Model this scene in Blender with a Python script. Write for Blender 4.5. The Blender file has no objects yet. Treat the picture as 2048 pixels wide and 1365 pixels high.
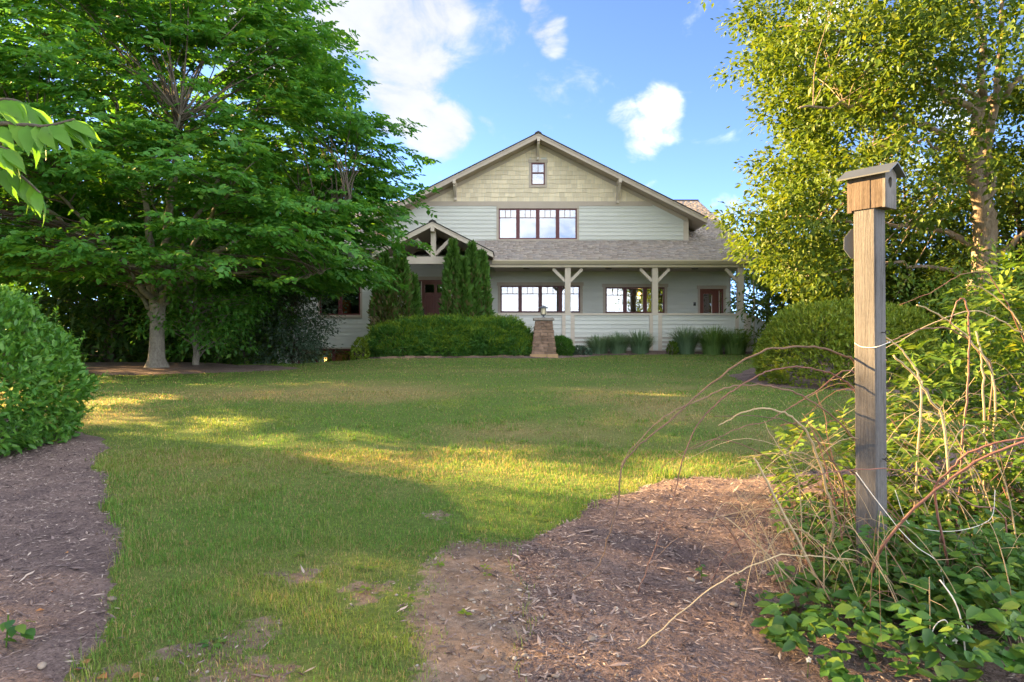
import bpy, math
import numpy as np
from mathutils import Vector, Matrix

# ------------------------------------------------------------------ camera, sky, sun, exposure
SC = bpy.context.scene
COL = SC.collection
EYE = 1.6
F = 1365.0                                   # focal length in photo pixels (24 mm lens)
cam = bpy.data.cameras.new('camera')
cam.lens = 36.0 * F / 2048.0
cam.sensor_width = 36.0
cam.sensor_fit = 'HORIZONTAL'
cam.clip_start = 0.05
cam.clip_end = 3000.0
cam_o = bpy.data.objects.new('camera', cam)
cam_o.location = (0, 0, EYE)
cam_o.rotation_euler = (math.radians(90), 0, 0)
COL.objects.link(cam_o)
SC.camera = cam_o

SUN_BACK = math.radians(24)                  # sun stands to the left, this far behind the house line
SUN_EL = math.radians(18)
SUN_DIR = Vector((-math.cos(SUN_EL) * math.cos(SUN_BACK), math.cos(SUN_EL) * math.sin(SUN_BACK), math.sin(SUN_EL)))
SC.view_settings.view_transform = 'Standard'
SC.view_settings.look = 'None'
SC.view_settings.gamma = 1.0
SC.view_settings.use_curve_mapping = False
SC.view_settings.exposure = 4.15
SC.cycles.use_denoising = True
SC.cycles.max_bounces = 8
SC.cycles.diffuse_bounces = 3
SC.cycles.glossy_bounces = 3
SC.cycles.transmission_bounces = 4
SC.cycles.transparent_max_bounces = 8
SC.cycles.sample_clamp_indirect = 6.0
SC.cycles.use_adaptive_sampling = True
SC.cycles.adaptive_threshold = 0.012

def px_dir(px, py):
    return Vector(((px - 1024) / F, 1.0, (682 - py) / F)).normalized()

def make_world():
    w = bpy.data.worlds.new('World')
    SC.world = w
    w.use_nodes = True
    nt = w.node_tree
    nt.nodes.clear()
    N = lambda t, **k: _node(nt, t, **k)
    out = N('ShaderNodeOutputWorld')
    bg = N('ShaderNodeBackground')
    bg.inputs['Strength'].default_value = 0.05
    sky = N('ShaderNodeTexSky')
    sky.sky_type = 'NISHITA'
    sky.sun_disc = False
    sky.sun_elevation = SUN_EL
    sky.sun_rotation = math.atan2(SUN_DIR.x, SUN_DIR.y)
    sky.altitude = 200
    sky.air_density = 0.25
    sky.dust_density = 0.1
    sky.ozone_density = 2.0
    tc = N('ShaderNodeTexCoord')
    nrm = N('ShaderNodeVectorMath', operation='NORMALIZE')
    nt.links.new(tc.outputs['Generated'], nrm.inputs[0])
    st = N('ShaderNodeVectorMath', operation='MULTIPLY')
    nt.links.new(nrm.outputs[0], st.inputs[0])
    st.inputs[1].default_value = (1, 1, 1.5)
    n1 = N('ShaderNodeTexNoise')
    n1.inputs['Scale'].default_value = 11
    n1.inputs['Detail'].default_value = 9
    n1.inputs['Roughness'].default_value = 0.6
    n1.inputs['Distortion'].default_value = 0.4
    nt.links.new(st.outputs[0], n1.inputs['Vector'])
    n2 = N('ShaderNodeTexNoise')
    n2.inputs['Scale'].default_value = 2.3
    n2.inputs['Detail'].default_value = 2
    nt.links.new(st.outputs[0], n2.inputs['Vector'])
    gen = N('ShaderNodeMapRange')
    gen.inputs['From Min'].default_value = 0.50
    gen.inputs['From Max'].default_value = 0.72
    gen.inputs['To Max'].default_value = 1.0
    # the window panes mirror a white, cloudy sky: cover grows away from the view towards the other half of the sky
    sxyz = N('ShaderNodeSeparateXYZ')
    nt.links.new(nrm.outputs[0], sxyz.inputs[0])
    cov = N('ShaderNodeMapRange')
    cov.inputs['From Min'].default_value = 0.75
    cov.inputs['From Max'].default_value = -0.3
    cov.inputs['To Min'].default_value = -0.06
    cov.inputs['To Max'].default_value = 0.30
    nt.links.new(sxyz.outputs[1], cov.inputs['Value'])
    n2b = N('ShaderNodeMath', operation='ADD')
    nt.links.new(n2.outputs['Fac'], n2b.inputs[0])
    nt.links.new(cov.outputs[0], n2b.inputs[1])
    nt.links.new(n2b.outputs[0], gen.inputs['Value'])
    acc = gen.outputs[0]
    # clouds: (px, py, radius px)
    for (px, py, r, a) in [(700, 20, 130, 1), (790, 40, 130, 1), (870, 20, 90, 1), (815, 130, 105, 1), (800, 200, 85, 1), (885, 262, 62, .9),
                           (835, 245, 60, .9), (560, 60, 140, .8), (1092, 50, 46, .8), (1108, 85, 32, .75), (1062, 8, 26, .7),
                           (1315, 220, 52, .8), (1285, 270, 58, .85), (1252, 238, 42, .7), (1330, 262, 40, .65), (1450, 420, 42, .7),
                           (1680, 150, 120, .55), (1890, 260, 110, .5), (1650, 20, 80, .6)]:
        dp = N('ShaderNodeVectorMath', operation='DOT_PRODUCT')
        nt.links.new(nrm.outputs[0], dp.inputs[0])
        c = px_dir(px, py)
        dp.inputs[1].default_value = c
        ang = r / F * (c.y ** 1.0)
        mr = N('ShaderNodeMapRange', interpolation_type='SMOOTHSTEP')
        mr.inputs['From Min'].default_value = math.cos(ang * 1.25)
        mr.inputs['From Max'].default_value = math.cos(ang * 0.1)
        mr.inputs['To Max'].default_value = a
        nt.links.new(dp.outputs['Value'], mr.inputs['Value'])
        mx = N('ShaderNodeMath', operation='MAXIMUM')
        nt.links.new(acc, mx.inputs[0])
        nt.links.new(mr.outputs[0], mx.inputs[1])
        acc = mx.outputs[0]
    # density = smoothstep(mask + (noise - .5) * k - bias)
    a1 = N('ShaderNodeMath', operation='MULTIPLY_ADD')
    nt.links.new(n1.outputs['Fac'], a1.inputs[0])
    a1.inputs[1].default_value = 2.7
    a1.inputs[2].default_value = -1.38
    a2 = N('ShaderNodeMath', operation='ADD')
    nt.links.new(acc, a2.inputs[0])
    nt.links.new(a1.outputs[0], a2.inputs[1])
    den = N('ShaderNodeMapRange', interpolation_type='SMOOTHSTEP')
    den.inputs['From Min'].default_value = 0.20
    den.inputs['From Max'].default_value = 1.05
    den.inputs['To Max'].default_value = 0.93
    nt.links.new(a2.outputs[0], den.inputs['Value'])
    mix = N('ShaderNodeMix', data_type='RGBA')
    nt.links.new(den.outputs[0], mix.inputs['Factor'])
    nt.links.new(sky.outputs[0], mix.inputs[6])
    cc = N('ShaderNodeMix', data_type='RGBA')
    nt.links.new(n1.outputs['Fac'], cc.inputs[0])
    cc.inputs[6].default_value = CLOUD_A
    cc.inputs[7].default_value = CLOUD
    # clouds dimmed towards the sun, brightened behind as added fill for the house front
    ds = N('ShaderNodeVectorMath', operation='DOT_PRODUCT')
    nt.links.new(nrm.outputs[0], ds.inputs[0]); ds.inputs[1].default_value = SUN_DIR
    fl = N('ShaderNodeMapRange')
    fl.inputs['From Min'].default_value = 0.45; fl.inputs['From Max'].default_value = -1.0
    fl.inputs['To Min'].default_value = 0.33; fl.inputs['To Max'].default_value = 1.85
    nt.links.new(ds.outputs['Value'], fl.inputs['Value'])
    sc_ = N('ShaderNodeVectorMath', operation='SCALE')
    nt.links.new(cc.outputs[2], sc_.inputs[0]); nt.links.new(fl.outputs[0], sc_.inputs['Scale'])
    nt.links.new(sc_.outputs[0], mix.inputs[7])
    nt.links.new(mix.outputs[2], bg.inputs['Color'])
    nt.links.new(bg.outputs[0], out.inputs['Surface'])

def _node(nt, t, **k):
    n = nt.nodes.new(t)
    for a, v in k.items():
        setattr(n, a, v)
    return n

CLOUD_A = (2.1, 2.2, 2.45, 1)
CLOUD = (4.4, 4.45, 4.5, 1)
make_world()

sun_l = bpy.data.lights.new('sun', 'SUN')
sun_l.energy = 2.9
sun_l.angle = math.radians(0.6)
sun_l.color = (1.0, 0.64, 0.27)
sun_o = bpy.data.objects.new('sun', sun_l)
sun_o.rotation_euler = SUN_DIR.to_track_quat('Z', 'Y').to_euler()
sun_o.location = (-20, 10, 30)
COL.objects.link(sun_o)

# ------------------------------------------------------------------ helpers
def X(px, Y): return (px - 1024) / F * Y
def Z(py, Y): return EYE + (682 - py) / F * Y
def PT(px, py, Y): return (X(px, Y), Y, Z(py, Y))
def rng(s): return np.random.default_rng(s)

def _h(i, j, s):
    v = np.sin(i * 127.1 + j * 311.7 + s * 74.7) * 43758.5453
    return v - np.floor(v)

def vnoise(x, y, s=0):
    x = np.asarray(x, float); y = np.asarray(y, float)
    i = np.floor(x); j = np.floor(y)
    fx = x - i; fy = y - j
    fx = fx * fx * (3 - 2 * fx); fy = fy * fy * (3 - 2 * fy)
    a = _h(i, j, s); b = _h(i + 1, j, s); c = _h(i, j + 1, s); d = _h(i + 1, j + 1, s)
    return (a * (1 - fx) + b * fx) * (1 - fy) + (c * (1 - fx) + d * fx) * fy

def fbm(x, y, s=0, o=4):
    t = 0; a = .5; n = 0
    for k in range(o):
        t = t + a * vnoise(np.asarray(x) * 2 ** k, np.asarray(y) * 2 ** k, s + k * 3); n += a; a *= .5
    return t / n

def sstep(a, b, x):
    t = np.clip((np.asarray(x, float) - a) / (b - a), 0, 1)
    return t * t * (3 - 2 * t)

def props(o, label=None, cat=None, group=None, kind=None):
    if label: o['label'] = label
    if cat: o['category'] = cat
    if group: o['group'] = group
    if kind: o['kind'] = kind
    return o

def thing(name, label, cat, loc, group=None):
    o = bpy.data.objects.new(name, None)
    o.empty_display_size = .1
    o.location = loc
    COL.objects.link(o)
    return props(o, label, cat, group)

def link(name, me, mat=None, parent=None, kind=None, label=None):
    """link a mesh (in world coordinates) as an object; under a thing's Empty, or under a part"""
    if mat is not None and not me.materials:
        me.materials.append(mat)
    o = bpy.data.objects.new(name, me)
    COL.objects.link(o)
    if parent is not None:
        o.parent = parent
        if parent.type == 'EMPTY':
            o.matrix_parent_inverse = Matrix.Translation(-parent.location)
    if kind: o['kind'] = kind
    if label: o['label'] = label
    return o

def np_mesh(name, verts, faces, smooth=False):
    """verts (n,3) array, faces (m,k) array with constant k"""
    verts = np.asarray(verts, np.float32); faces = np.asarray(faces, np.int32)
    me = bpy.data.meshes.new(name)
    m, k = faces.shape
    me.vertices.add(len(verts)); me.vertices.foreach_set('co', verts.ravel())
    me.loops.add(m * k); me.loops.foreach_set('vertex_index', faces.ravel())
    me.polygons.add(m)
    me.polygons.foreach_set('loop_start', np.arange(0, m * k, k, dtype=np.int32))
    me.polygons.foreach_set('loop_total', np.full(m, k, np.int32))
    if smooth: me.polygons.foreach_set('use_smooth', np.ones(m, bool))
    me.update(calc_edges=True)
    return me

class MB:
    def __init__(s): s.v = []; s.f = []
    def add(s, vs, fs):
        n = len(s.v)
        s.v += [tuple(map(float, v)) for v in vs]
        s.f += [tuple(n + i for i in f) for f in fs]
        return s
    def box(s, x0, x1, y0, y1, z0, z1):
        if x1 < x0: x0, x1 = x1, x0
        return s.add([(x0, y0, z0), (x1, y0, z0), (x1, y1, z0), (x0, y1, z0), (x0, y0, z1), (x1, y0, z1), (x1, y1, z1), (x0, y1, z1)],
                     [(0, 3, 2, 1), (4, 5, 6, 7), (0, 1, 5, 4), (1, 2, 6, 5), (2, 3, 7, 6), (3, 0, 4, 7)])
    def prism(s, pts, y0, y1):
        """pts: (x, z) outline counter-clockwise seen from -Y, extruded y0 (front) to y1"""
        n = len(pts)
        vs = [(x, y0, z) for x, z in pts] + [(x, y1, z) for x, z in pts]
        fs = [tuple(range(n)), tuple(reversed(range(n, 2 * n)))]
        for i in range(n):
            j = (i + 1) % n
            fs.append((i, i + n, j + n, j))
        return s.add(vs, fs)
    def prismx(s, pts, x0, x1):
        """pts: (y, z) outline extruded along x"""
        n = len(pts)
        vs = [(x0, y, z) for y, z in pts] + [(x1, y, z) for y, z in pts]
        fs = [tuple(reversed(range(n))), tuple(range(n, 2 * n))]
        for i in range(n):
            j = (i + 1) % n
            fs.append((i, j, j + n, i + n))
        return s.add(vs, fs)
    def bar(s, a, b, w, d, up=(0, 0, 1)):
        a = Vector(a); b = Vector(b); t = (b - a).normalized(); u = Vector(up)
        sd = t.cross(u)
        if sd.length < 1e-4: sd = t.cross(Vector((0, 1, 0)))
        sd.normalize(); u = sd.cross(t).normalized()
        vs = []
        for p in (a, b):
            for (i, j) in ((-1, -1), (1, -1), (1, 1), (-1, 1)):
                vs.append(p + sd * (i * w / 2) + u * (j * d / 2))
        return s.add(vs, [(0, 3, 2, 1), (4, 5, 6, 7), (0, 1, 5, 4), (1, 2, 6, 5), (2, 3, 7, 6), (3, 0, 4, 7)])
    def tube(s, pts, rad, n=8, cap=True):
        P = [Vector(p) for p in pts]
        if not hasattr(rad, '__len__'): rad = [rad] * len(P)
        ref = Vector((0.31, 0.17, .93))
        vs = []; fs = []
        T0 = None
        for i, p in enumerate(P):
            t = (P[min(i + 1, len(P) - 1)] - P[max(i - 1, 0)])
            t = t.normalized() if t.length > 1e-9 else Vector((0, 0, 1))
            if T0 is None:
                a = t.cross(ref)
                if a.length < .1: a = t.cross(Vector((1, 0, 0)))
            else:
                a = a - t * a.dot(t)
            a.normalize(); T0 = t
            b = t.cross(a)
            for k in range(n):
                g = 2 * math.pi * k / n
                vs.append(p + (a * math.cos(g) + b * math.sin(g)) * rad[i])
        for i in range(len(P) - 1):
            for k in range(n):
                k2 = (k + 1) % n
                fs.append((i * n + k, i * n + k2, (i + 1) * n + k2, (i + 1) * n + k))
        if cap:
            fs.append(tuple(reversed(range(n)))); fs.append(tuple(range((len(P) - 1) * n, len(P) * n)))
        return s.add(vs, fs)
    def lathe(s, prof, cx, cy, n=16):
        vs = []; fs = []
        for (r, z) in prof:
            for k in range(n):
                g = 2 * math.pi * k / n
                vs.append((cx + r * math.cos(g), cy + r * math.sin(g), z))
        for i in range(len(prof) - 1):
            for k in range(n):
                k2 = (k + 1) % n
                fs.append((i * n + k, i * n + k2, (i + 1) * n + k2, (i + 1) * n + k))
        fs.append(tuple(reversed(range(n)))); fs.append(tuple(range((len(prof) - 1) * n, len(prof) * n)))
        return s.add(vs, fs)
    def mesh(s, name='mesh', smooth=False):
        me = bpy.data.meshes.new(name)
        me.from_pydata(s.v, [], s.f)
        if smooth: me.polygons.foreach_set('use_smooth', np.ones(len(me.polygons), bool))
        me.update()
        return me
    def build(s, name, mat, parent=None, smooth=False, kind=None, label=None):
        return link(name, s.mesh(name, smooth), mat, parent, kind, label)

def catmull(pts, n=6):
    P = [np.array(p, float) for p in pts]
    P = [2 * P[0] - P[1]] + P + [2 * P[-1] - P[-2]]
    out = []
    for i in range(1, len(P) - 2):
        for k in range(n):
            t = k / n
            out.append(.5 * ((2 * P[i]) + (-P[i - 1] + P[i + 1]) * t + (2 * P[i - 1] - 5 * P[i] + 4 * P[i + 1] - P[i + 2]) * t * t
                             + (-P[i - 1] + 3 * P[i] - 3 * P[i + 1] + P[i + 2]) * t ** 3))
    out.append(P[-2])
    return out

# ------------------------------------------------------------------ materials
def new_mat(name):
    m = bpy.data.materials.new(name); m.use_nodes = True
    nt = m.node_tree; nt.nodes.clear()
    out = _node(nt, 'ShaderNodeOutputMaterial')
    return m, nt, out

def ramp(nt, fac, stops):
    r = _node(nt, 'ShaderNodeValToRGB')
    el = r.color_ramp.elements
    while len(el) > 1: el.remove(el[-1])
    el[0].position = stops[0][0]; el[0].color = (*stops[0][1], 1)
    for p, c in stops[1:]:
        e = el.new(p); e.color = (*c, 1)
    nt.links.new(fac, r.inputs[0])
    return r.outputs[0]

def noise(nt, scale, detail=4, stretch=(1, 1, 1), rough=.6, coord='Object', dist=0):
    tc = _node(nt, 'ShaderNodeTexCoord')
    mp = _node(nt, 'ShaderNodeMapping')
    mp.inputs['Scale'].default_value = stretch
    nt.links.new(tc.outputs[coord], mp.inputs[0])
    n = _node(nt, 'ShaderNodeTexNoise')
    n.inputs['Scale'].default_value = scale
    n.inputs['Detail'].default_value = detail
    n.inputs['Roughness'].default_value = rough
    n.inputs['Distortion'].default_value = dist
    nt.links.new(mp.outputs[0], n.inputs['Vector'])
    return n.outputs['Fac']

def rand_fac(nt):
    """per loose piece and per object random number"""
    g = _node(nt, 'ShaderNodeNewGeometry')
    oi = _node(nt, 'ShaderNodeObjectInfo')
    a = _node(nt, 'ShaderNodeMath', operation='ADD')
    nt.links.new(g.outputs['Random Per Island'], a.inputs[0])
    nt.links.new(oi.outputs['Random'], a.inputs[1])
    f = _node(nt, 'ShaderNodeMath', operation='FRACT')
    nt.links.new(a.outputs[0], f.inputs[0])
    return f.outputs[0]

def mathn(nt, op, a, b):
    n = _node(nt, 'ShaderNodeMath', operation=op)
    for i, v in enumerate((a, b)):
        if isinstance(v, (int, float)): n.inputs[i].default_value = v
        else: nt.links.new(v, n.inputs[i])
    return n.outputs[0]

def mixc(nt, fac, a, b, mode='MIX'):
    n = _node(nt, 'ShaderNodeMix', data_type='RGBA', blend_type=mode)
    for i, v in ((0, fac), (6, a), (7, b)):
        if isinstance(v, (int, float)): n.inputs[i].default_value = v
        elif isinstance(v, tuple): n.inputs[i].default_value = (*v, 1)
        else: nt.links.new(v, n.inputs[i])
    return n.outputs[2]

def principled(nt, out, col, rough=.6, spec=.3, metal=0, bump=None, bump_str=.3, bump_dist=.01):
    p = _node(nt, 'ShaderNodeBsdfPrincipled')
    if isinstance(col, tuple): p.inputs['Base Color'].default_value = (*col, 1)
    else: nt.links.new(col, p.inputs['Base Color'])
    if isinstance(rough, (int, float)): p.inputs['Roughness'].default_value = rough
    else: nt.links.new(rough, p.inputs['Roughness'])
    p.inputs['Specular IOR Level'].default_value = spec
    p.inputs['Metallic'].default_value = metal
    if bump is not None:
        b = _node(nt, 'ShaderNodeBump')
        b.inputs['Strength'].default_value = bump_str
        b.inputs['Distance'].default_value = bump_dist
        nt.links.new(bump, b.inputs['Height'])
        nt.links.new(b.outputs[0], p.inputs['Normal'])
    if out is not None: nt.links.new(p.outputs[0], out.inputs['Surface'])
    return p

def paint(name, c, var=.12, scale=3, rough=.55, spec=.3, stretch=(1, 1, 1), bump=.1, rnd=.0, metal=0):
    m, nt, out = new_mat(name)
    n = noise(nt, scale, 5, stretch)
    n2 = noise(nt, scale * 14, 3, stretch)
    f = mathn(nt, 'ADD', mathn(nt, 'MULTIPLY', n, .7), mathn(nt, 'MULTIPLY', n2, .3))
    lo = tuple(v * (1 - var) for v in c); hi = tuple(min(.9, v * (1 + var)) for v in c)
    col = ramp(nt, f, [(.3, lo), (.7, hi)])
    if rnd:
        r = ramp(nt, rand_fac(nt), [(0, (1 - rnd,) * 3), (1, (1 + rnd * .0,) * 3)])
        col = mixc(nt, 1.0, col, r, 'MULTIPLY')
    principled(nt, out, col, rough, spec, metal, n2, bump, .004)
    return m

def leafmat(name, stops, trans=.38, rough=.5, spec=.25, tint=(1.25, 1.15, .5), clump=0.25, cscale=.6):
    m, nt, out = new_mat(name)
    r = rand_fac(nt)
    n = noise(nt, cscale, 2)
    f = mathn(nt, 'ADD', mathn(nt, 'MULTIPLY', r, 1 - clump), mathn(nt, 'MULTIPLY', n, clump))
    col = ramp(nt, f, stops)
    p = principled(nt, None, col, rough, spec)
    t = _node(nt, 'ShaderNodeBsdfTranslucent')
    nt.links.new(mixc(nt, 1.0, col, tint, 'MULTIPLY'), t.inputs['Color'])
    ms = _node(nt, 'ShaderNodeMixShader')
    ms.inputs[0].default_value = trans
    nt.links.new(p.outputs[0], ms.inputs[1]); nt.links.new(t.outputs[0], ms.inputs[2])
    nt.links.new(ms.outputs[0], out.inputs['Surface'])
    return m

def barkmat(name, c0, c1, c2, scale=6, stretch=(1, 1, .25), bump=.6):
    m, nt, out = new_mat(name)
    n = noise(nt, scale, 6, stretch, .65)
    n2 = noise(nt, scale * 4, 4, stretch, .6)
    col = ramp(nt, n, [(.3, c0), (.5, c1), (.7, c2)])
    col = mixc(nt, .5, col, ramp(nt, n2, [(.3, tuple(v * .6 for v in c1)), (.7, c2)]))
    principled(nt, out, col, .85, .2, 0, n2, bump, .02)
    return m

M = {}
M['siding'] = paint('siding', (.625, .645, .61), .06, 1.2, .6, .25, (1, 1, 6), .05, .07)
M['shingle_wall'] = paint('shingle_wall', (.82, .72, .53), .10, 3, .75, .2, (8, 1, 1), .15, .22)
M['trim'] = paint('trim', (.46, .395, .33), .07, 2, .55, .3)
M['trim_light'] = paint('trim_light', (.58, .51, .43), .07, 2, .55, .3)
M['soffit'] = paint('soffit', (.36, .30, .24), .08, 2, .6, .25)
M['gutter'] = paint('gutter', (.50, .43, .31), .06, 1, .4, .4)
M['maroon'] = paint('maroon', (.12, .03, .035), .15, 3, .45, .4)
M['door_wood'] = paint('door_wood', (.17, .055, .042), .25, 3, .4, .45, (6, 6, .6), .15)
M['dark'] = paint('dark_metal', (.03, .028, .028), .2, 6, .45, .4)
M['interior'] = paint('interior_plaster', (.16, .14, .12), .1, 2, .9, .1)
M['concrete'] = paint('concrete', (.46, .43, .39), .15, 4, .9, .1)
M['blind'] = paint('blind', (.75, .62, .38), .05, 2, .8, .1)
M['shingle_edge'] = paint('shingle_edge', (.06, .055, .055), .2, 8, .9, .1)
M['orange'] = paint('orange_fabric', (.62, .13, .03), .1, 4, .8, .1)
M['white_cord'] = paint('white_cord', (.72, .70, .66), .08, 30, .6, .2)
M['grey_metal'] = paint('grey_metal', (.10, .115, .14), .15, 8, .45, .4)
M['yellow_paint'] = paint('yellow_paint', (.5, .38, .08), .1, 8, .5, .3)
M['straw'] = paint('straw', (.46, .36, .22), .25, 10, .7, .25, rnd=.3)
M['cane_red'] = paint('cane_red', (.235, .11, .085), .3, 12, .5, .4, rnd=.3)
M['cane_brown'] = paint('cane_brown', (.20, .13, .09), .3, 10, .65, .3, rnd=.3)

def roof_mat():
    m, nt, out = new_mat('roof_shingles')
    r = rand_fac(nt)
    col = ramp(nt, r, [(0, (.19, .155, .14)), (.25, (.32, .265, .225)), (.45, (.26, .24, .24)), (.6, (.42, .35, .29)), (.8, (.29, .265, .265)), (1, (.48, .42, .36))])
    n = noise(nt, 90, 2)
    col = mixc(nt, .35, col, ramp(nt, n, [(.3, (.14, .125, .12)), (.7, (.5, .45, .41))]))
    principled(nt, out, col, .95, .12, 0, n, .4, .004)
    return m
M['roof'] = roof_mat()

def glass_mat(name='window_glass', refl=.5):
    m, nt, out = new_mat(name)
    g = _node(nt, 'ShaderNodeBsdfGlossy'); g.inputs['Roughness'].default_value = .012
    g.inputs['Color'].default_value = (.93, .95, .97, 1)
    b = _node(nt, 'ShaderNodeBump'); b.inputs['Strength'].default_value = .02; b.inputs['Distance'].default_value = .02
    nt.links.new(noise(nt, 1.6, 1), b.inputs['Height']); nt.links.new(b.outputs[0], g.inputs['Normal'])
    t = _node(nt, 'ShaderNodeBsdfTransparent'); t.inputs['Color'].default_value = (.75, .78, .78, 1)
    fr = _node(nt, 'ShaderNodeFresnel'); fr.inputs['IOR'].default_value = 1.5
    f = mathn(nt, 'MINIMUM', mathn(nt, 'ADD', fr.outputs[0], refl), .95)
    ms = _node(nt, 'ShaderNodeMixShader')
    nt.links.new(f, ms.inputs[0]); nt.links.new(t.outputs[0], ms.inputs[1]); nt.links.new(g.outputs[0], ms.inputs[2])
    nt.links.new(ms.outputs[0], out.inputs['Surface'])
    return m
M['glass'] = glass_mat('window_glass', .22)
M['glass_clear'] = glass_mat('clear_glass', .08)

def glow_mat(name, c, s):
    m, nt, out = new_mat(name)
    e = _node(nt, 'ShaderNodeEmission'); e.inputs['Color'].default_value = (*c, 1); e.inputs['Strength'].default_value = s
    nt.links.new(e.outputs[0], out.inputs['Surface'])
    return m
M['glow'] = glow_mat('lamp_glow', (1, .42, .08), 2.0)

def wood_mat(name, stops, gs=1.0):
    m, nt, out = new_mat(name)
    n = noise(nt, 9 * gs, 8, (10, 10, .5), .7, dist=.6)
    n2 = noise(nt, 2.2, 3)
    n3 = noise(nt, 60, 3, (6, 6, .6))
    col = ramp(nt, n, stops)
    # drying cracks along the grain, a few knots
    n4 = noise(nt, 26, 2, (1, 1, .035), .5)
    col = mixc(nt, 1.0, col, ramp(nt, n4, [(.47, (1, 1, 1)), (.495, (.25, .22, .2)), (.505, (.25, .22, .2)), (.53, (1, 1, 1))]), 'MULTIPLY')
    vt = _node(nt, 'ShaderNodeTexVoronoi'); vt.inputs['Scale'].default_value = 5.0
    tcv = _node(nt, 'ShaderNodeTexCoord'); nt.links.new(tcv.outputs['Object'], vt.inputs['Vector'])
    col = mixc(nt, 1.0, col, ramp(nt, vt.outputs['Distance'], [(.05, (.35, .3, .27)), (.13, (.8, .78, .76)), (.2, (1, 1, 1))]), 'MULTIPLY')
    col = mixc(nt, .45, col, ramp(nt, n2, [(.35, tuple(v * .75 for v in stops[0][1])), (.65, stops[-1][1])]))
    col = mixc(nt, .3, col, ramp(nt, n3, [(.35, stops[0][1]), (.65, stops[-1][1])]))
    principled(nt, out, col, .85, .2, 0, mathn(nt, 'ADD', n, mathn(nt, 'MULTIPLY', n3, .5)), .7, .006)
    return m
M['post_wood'] = wood_mat('post_wood', [(.3, (.062, .061, .064)), (.5, (.12, .117, .12)), (.7, (.185, .178, .18))])
M['box_wood'] = wood_mat('box_wood', [(.3, (.035, .026, .021)), (.48, (.09, .068, .055)), (.7, (.16, .128, .105))], .8)
M['box_wood_pale'] = wood_mat('box_wood_pale', [(.3, (.055, .05, .047)), (.5, (.15, .14, .135)), (.7, (.23, .22, .215))], .9)

M['leaf_big'] = leafmat('leaf_big_tree', [(0, (.05, .17, .035)), (.4, (.075, .235, .04)), (.75, (.11, .28, .04)), (1, (.19, .33, .04))], .5, spec=.4)
M['leaf_right'] = leafmat('leaf_right_tree', [(0, (.045, .10, .018)), (.35, (.08, .15, .022)), (.75, (.13, .195, .027)), (1, (.25, .26, .04))], .42, tint=(1.2, 1.05, .45), clump=.4)
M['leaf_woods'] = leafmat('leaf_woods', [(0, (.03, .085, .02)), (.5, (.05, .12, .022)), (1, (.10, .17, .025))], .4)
M['leaf_blue'] = leafmat('leaf_blue_green', [(0, (.045, .09, .06)), (.5, (.075, .13, .085)), (1, (.13, .18, .13))], .25)
M['leaf_privet'] = leafmat('leaf_privet', [(0, (.05, .16, .03)), (.5, (.09, .24, .035)), (.85, (.14, .30, .04)), (1, (.25, .36, .05))], .42, rough=.38, spec=.4)
M['leaf_cherry'] = leafmat('leaf_cherry', [(0, (.09, .25, .025)), (.5, (.12, .29, .028)), (1, (.17, .33, .03))], .5, rough=.35, spec=.45)
M['leaf_yew'] = leafmat('leaf_yew', [(0, (.04, .13, .03)), (.5, (.07, .19, .032)), (.85, (.12, .25, .032)), (1, (.17, .28, .035))], .3)
M['leaf_yew_new'] = leafmat('leaf_yew_new_growth', [(0, (.10, .20, .02)), (.5, (.16, .27, .025)), (1, (.24, .32, .03))], .3)
M['leaf_arbor'] = leafmat('leaf_arborvitae', [(0, (.045, .12, .02)), (.6, (.08, .18, .03)), (1, (.12, .22, .04))], .25, clump=.3, cscale=1.5)
M['leaf_arbor_dry'] = leafmat('leaf_arborvitae_dry', [(0, (.08, .08, .03)), (.45, (.13, .125, .045)), (.8, (.15, .11, .06)), (1, (.22, .16, .09))], .15, clump=.5, cscale=1.2)
M['leaf_hedge'] = leafmat('leaf_hedge', [(0, (.10, .17, .025)), (.5, (.19, .27, .03)), (1, (.34, .36, .045))], .35)  # sun on the hedge is put into this bright leaf colour
M['leaf_vine'] = leafmat('leaf_vine', [(0, (.055, .125, .02)), (.4, (.09, .175, .024)), (.8, (.15, .22, .03)), (1, (.30, .29, .06))], .42)
M['leaf_bramble'] = leafmat('leaf_bramble', [(0, (.035, .10, .025)), (.4, (.055, .15, .025)), (.75, (.10, .20, .025)), (1, (.24, .28, .04))], .38, rough=.4, spec=.4)
M['leaf_lime'] = leafmat('leaf_lime', [(0, (.09, .17, .02)), (.5, (.15, .23, .025)), (1, (.22, .28, .03))], .4)
M['blade_blue'] = leafmat('blade_ornamental', [(0, (.10, .18, .10)), (.5, (.15, .25, .14)), (1, (.24, .33, .20))], .3)
M['blade_green'] = leafmat('blade_ornamental_green', [(0, (.09, .18, .05)), (.5, (.15, .27, .07)), (1, (.26, .35, .12))], .3)
M['petal'] = leafmat('petal', [(0, (.75, .74, .66)), (1, (.82, .82, .78))], .3, tint=(1, 1, .9))
M['leaf_dead'] = leafmat('leaf_dead', [(0, (.35, .09, .02)), (.5, (.42, .17, .05)), (1, (.48, .30, .14))], .2, tint=(1, .8, .6))
M['bark_big'] = barkmat('bark_big', (.13, .115, .095), (.22, .20, .165), (.32, .29, .24), 7, (1, 1, .5), .35)
M['bark_right'] = barkmat('bark_right', (.14, .10, .07), (.26, .20, .15), (.38, .31, .24), 9)
M['bark_dark'] = barkmat('bark_dark', (.05, .04, .03), (.09, .075, .06), (.15, .125, .10), 7)
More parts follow.
